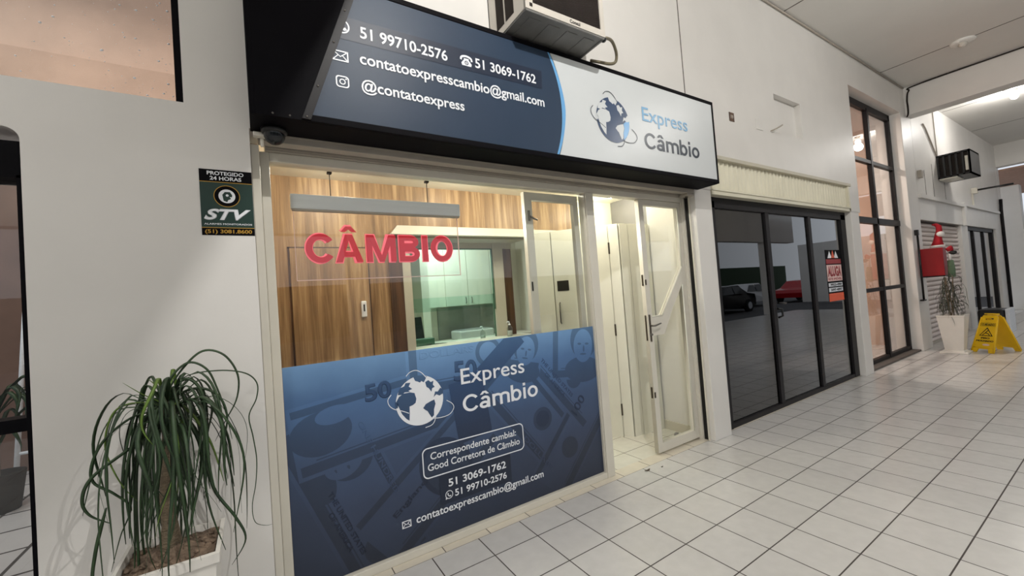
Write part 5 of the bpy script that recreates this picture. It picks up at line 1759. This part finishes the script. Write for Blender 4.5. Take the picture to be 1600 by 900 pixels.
def surface_lamp(x, y, w, label, on=True):
    t = thing('ceiling_lamp', label, 'lamp', (x, y, ZC))
    MB().lathe((x, y, ZC), [(0.14, 0), (0.14, -0.02), (0.11, -0.035), (0.001, -0.036)], 24).build('base', 'lamp', t)
    MB().lathe((x, y, ZC - 0.036), [(0.05, 0), (0.055, -0.02), (0.03, -0.05), (0.001, -0.055)], 16).build('socket', 'ac' if not on else 'lamp', t)
    if on:
        MB().ball((x, y, ZC - 0.16), 0.06, 16).build('bulb', 'tube', t)
        L = bpy.data.lights.new('bulb_light', 'POINT')
        L.energy = w
        L.shadow_soft_size = 0.09
        L.color = (1.0, 0.97, 0.93)
        o = bpy.data.objects.new('bulb_light', L)
        COL.objects.link(o)
        o.parent = t
        o.location = (0, 0, -0.29)


surface_lamp(7.19, -1.13, 0, 'small unlit ceiling fitting in front of the tall window', False)
surface_lamp(10.7, -1.2, P_FAR, 'glowing bulb lamp on the ceiling of the far bay beyond the beam')
surface_lamp(13.8, -3.0, P_FAR * .6, 'ceiling lamp further down the far bay')

# ================================================================== STREET SIDE (mirrored in the glass)


def car(x, y, m, label):
    t = thing('parked_car', label, 'car', (x, y, -0.1), 'cars parked across the gallery')
    prof = [(-2.1, .32), (-2.15, .62), (-2.0, .82), (-1.15, .94), (-.55, 1.38), (.75, 1.42), (1.45, 1.0), (2.05, .9), (2.15, .6), (2.1, .3)]
    mb = MB()
    n_ = len(prof)
    sec = []
    for yy, k in ((-.86, .96), (-.80, 1.0), (.80, 1.0), (.86, .96)):
        sec.append([(x + px * k, y + yy * (1.0 if pz < 1.0 else .80), -0.1 + pz) for px, pz in prof])
    vs = [v for s in sec for v in s]
    fs = [(i * n_ + j, i * n_ + (j + 1) % n_, (i + 1) * n_ + (j + 1) % n_, (i + 1) * n_ + j) for i in range(3) for j in range(n_)]
    fs += [list(range(n_))[::-1], list(range(3 * n_, 4 * n_))]
    mb.add(vs, fs)
    mb.build('body', m, t)
    wn = MB()
    for s in (-1, 1):
        yy0, yy1 = y + s * .875, y + s * .72
        q = [(-1.0, .97), (.0, .97), (.0, 1.33), (-.5, 1.33)]
        q2 = [(.08, .97), (1.3, .97), (.7, 1.35), (.08, 1.35)]
        for qq in (q, q2):
            wn.hexa([(x + a, (yy0 if c < 1 else yy1), -0.1 + c) for a, c in qq], [(x + a, (yy0 if c < 1 else yy1) - s * .04, -0.1 + c) for a, c in qq])
    wn.build('windows', 'carglass', t)
    for wx in (-1.35, 1.35):
        for s in (-1, 1):
            w_ = MB().cyl((x + wx, y + s * .70, .22), (x + wx, y + s * .90, .22), .32, seg=24).build('wheel', 'tyre', t)
            MB().cyl((x + wx, y + s * .905, .22), (x + wx, y + s * .91, .22), .19, seg=16).build('hub_cap', 'alu', w_)


car(18.5, -10.0, 'carblack', 'black car parked across the gallery, seen only mirrored in the smoked glass')
car(23.6, -11.5, 'carwhite', 'white car parked across the gallery, seen only mirrored in the smoked glass')
car(29.0, -10.4, 'carred', 'red car parked across the gallery, seen only mirrored in the smoked glass')
hg = MB().box(-30, 60, -26, -25, -0.1, 3.2)
tag(hg.build('hedge_row', 'hedge'), 'long dark hedge across the street behind the parked cars', 'hedge')
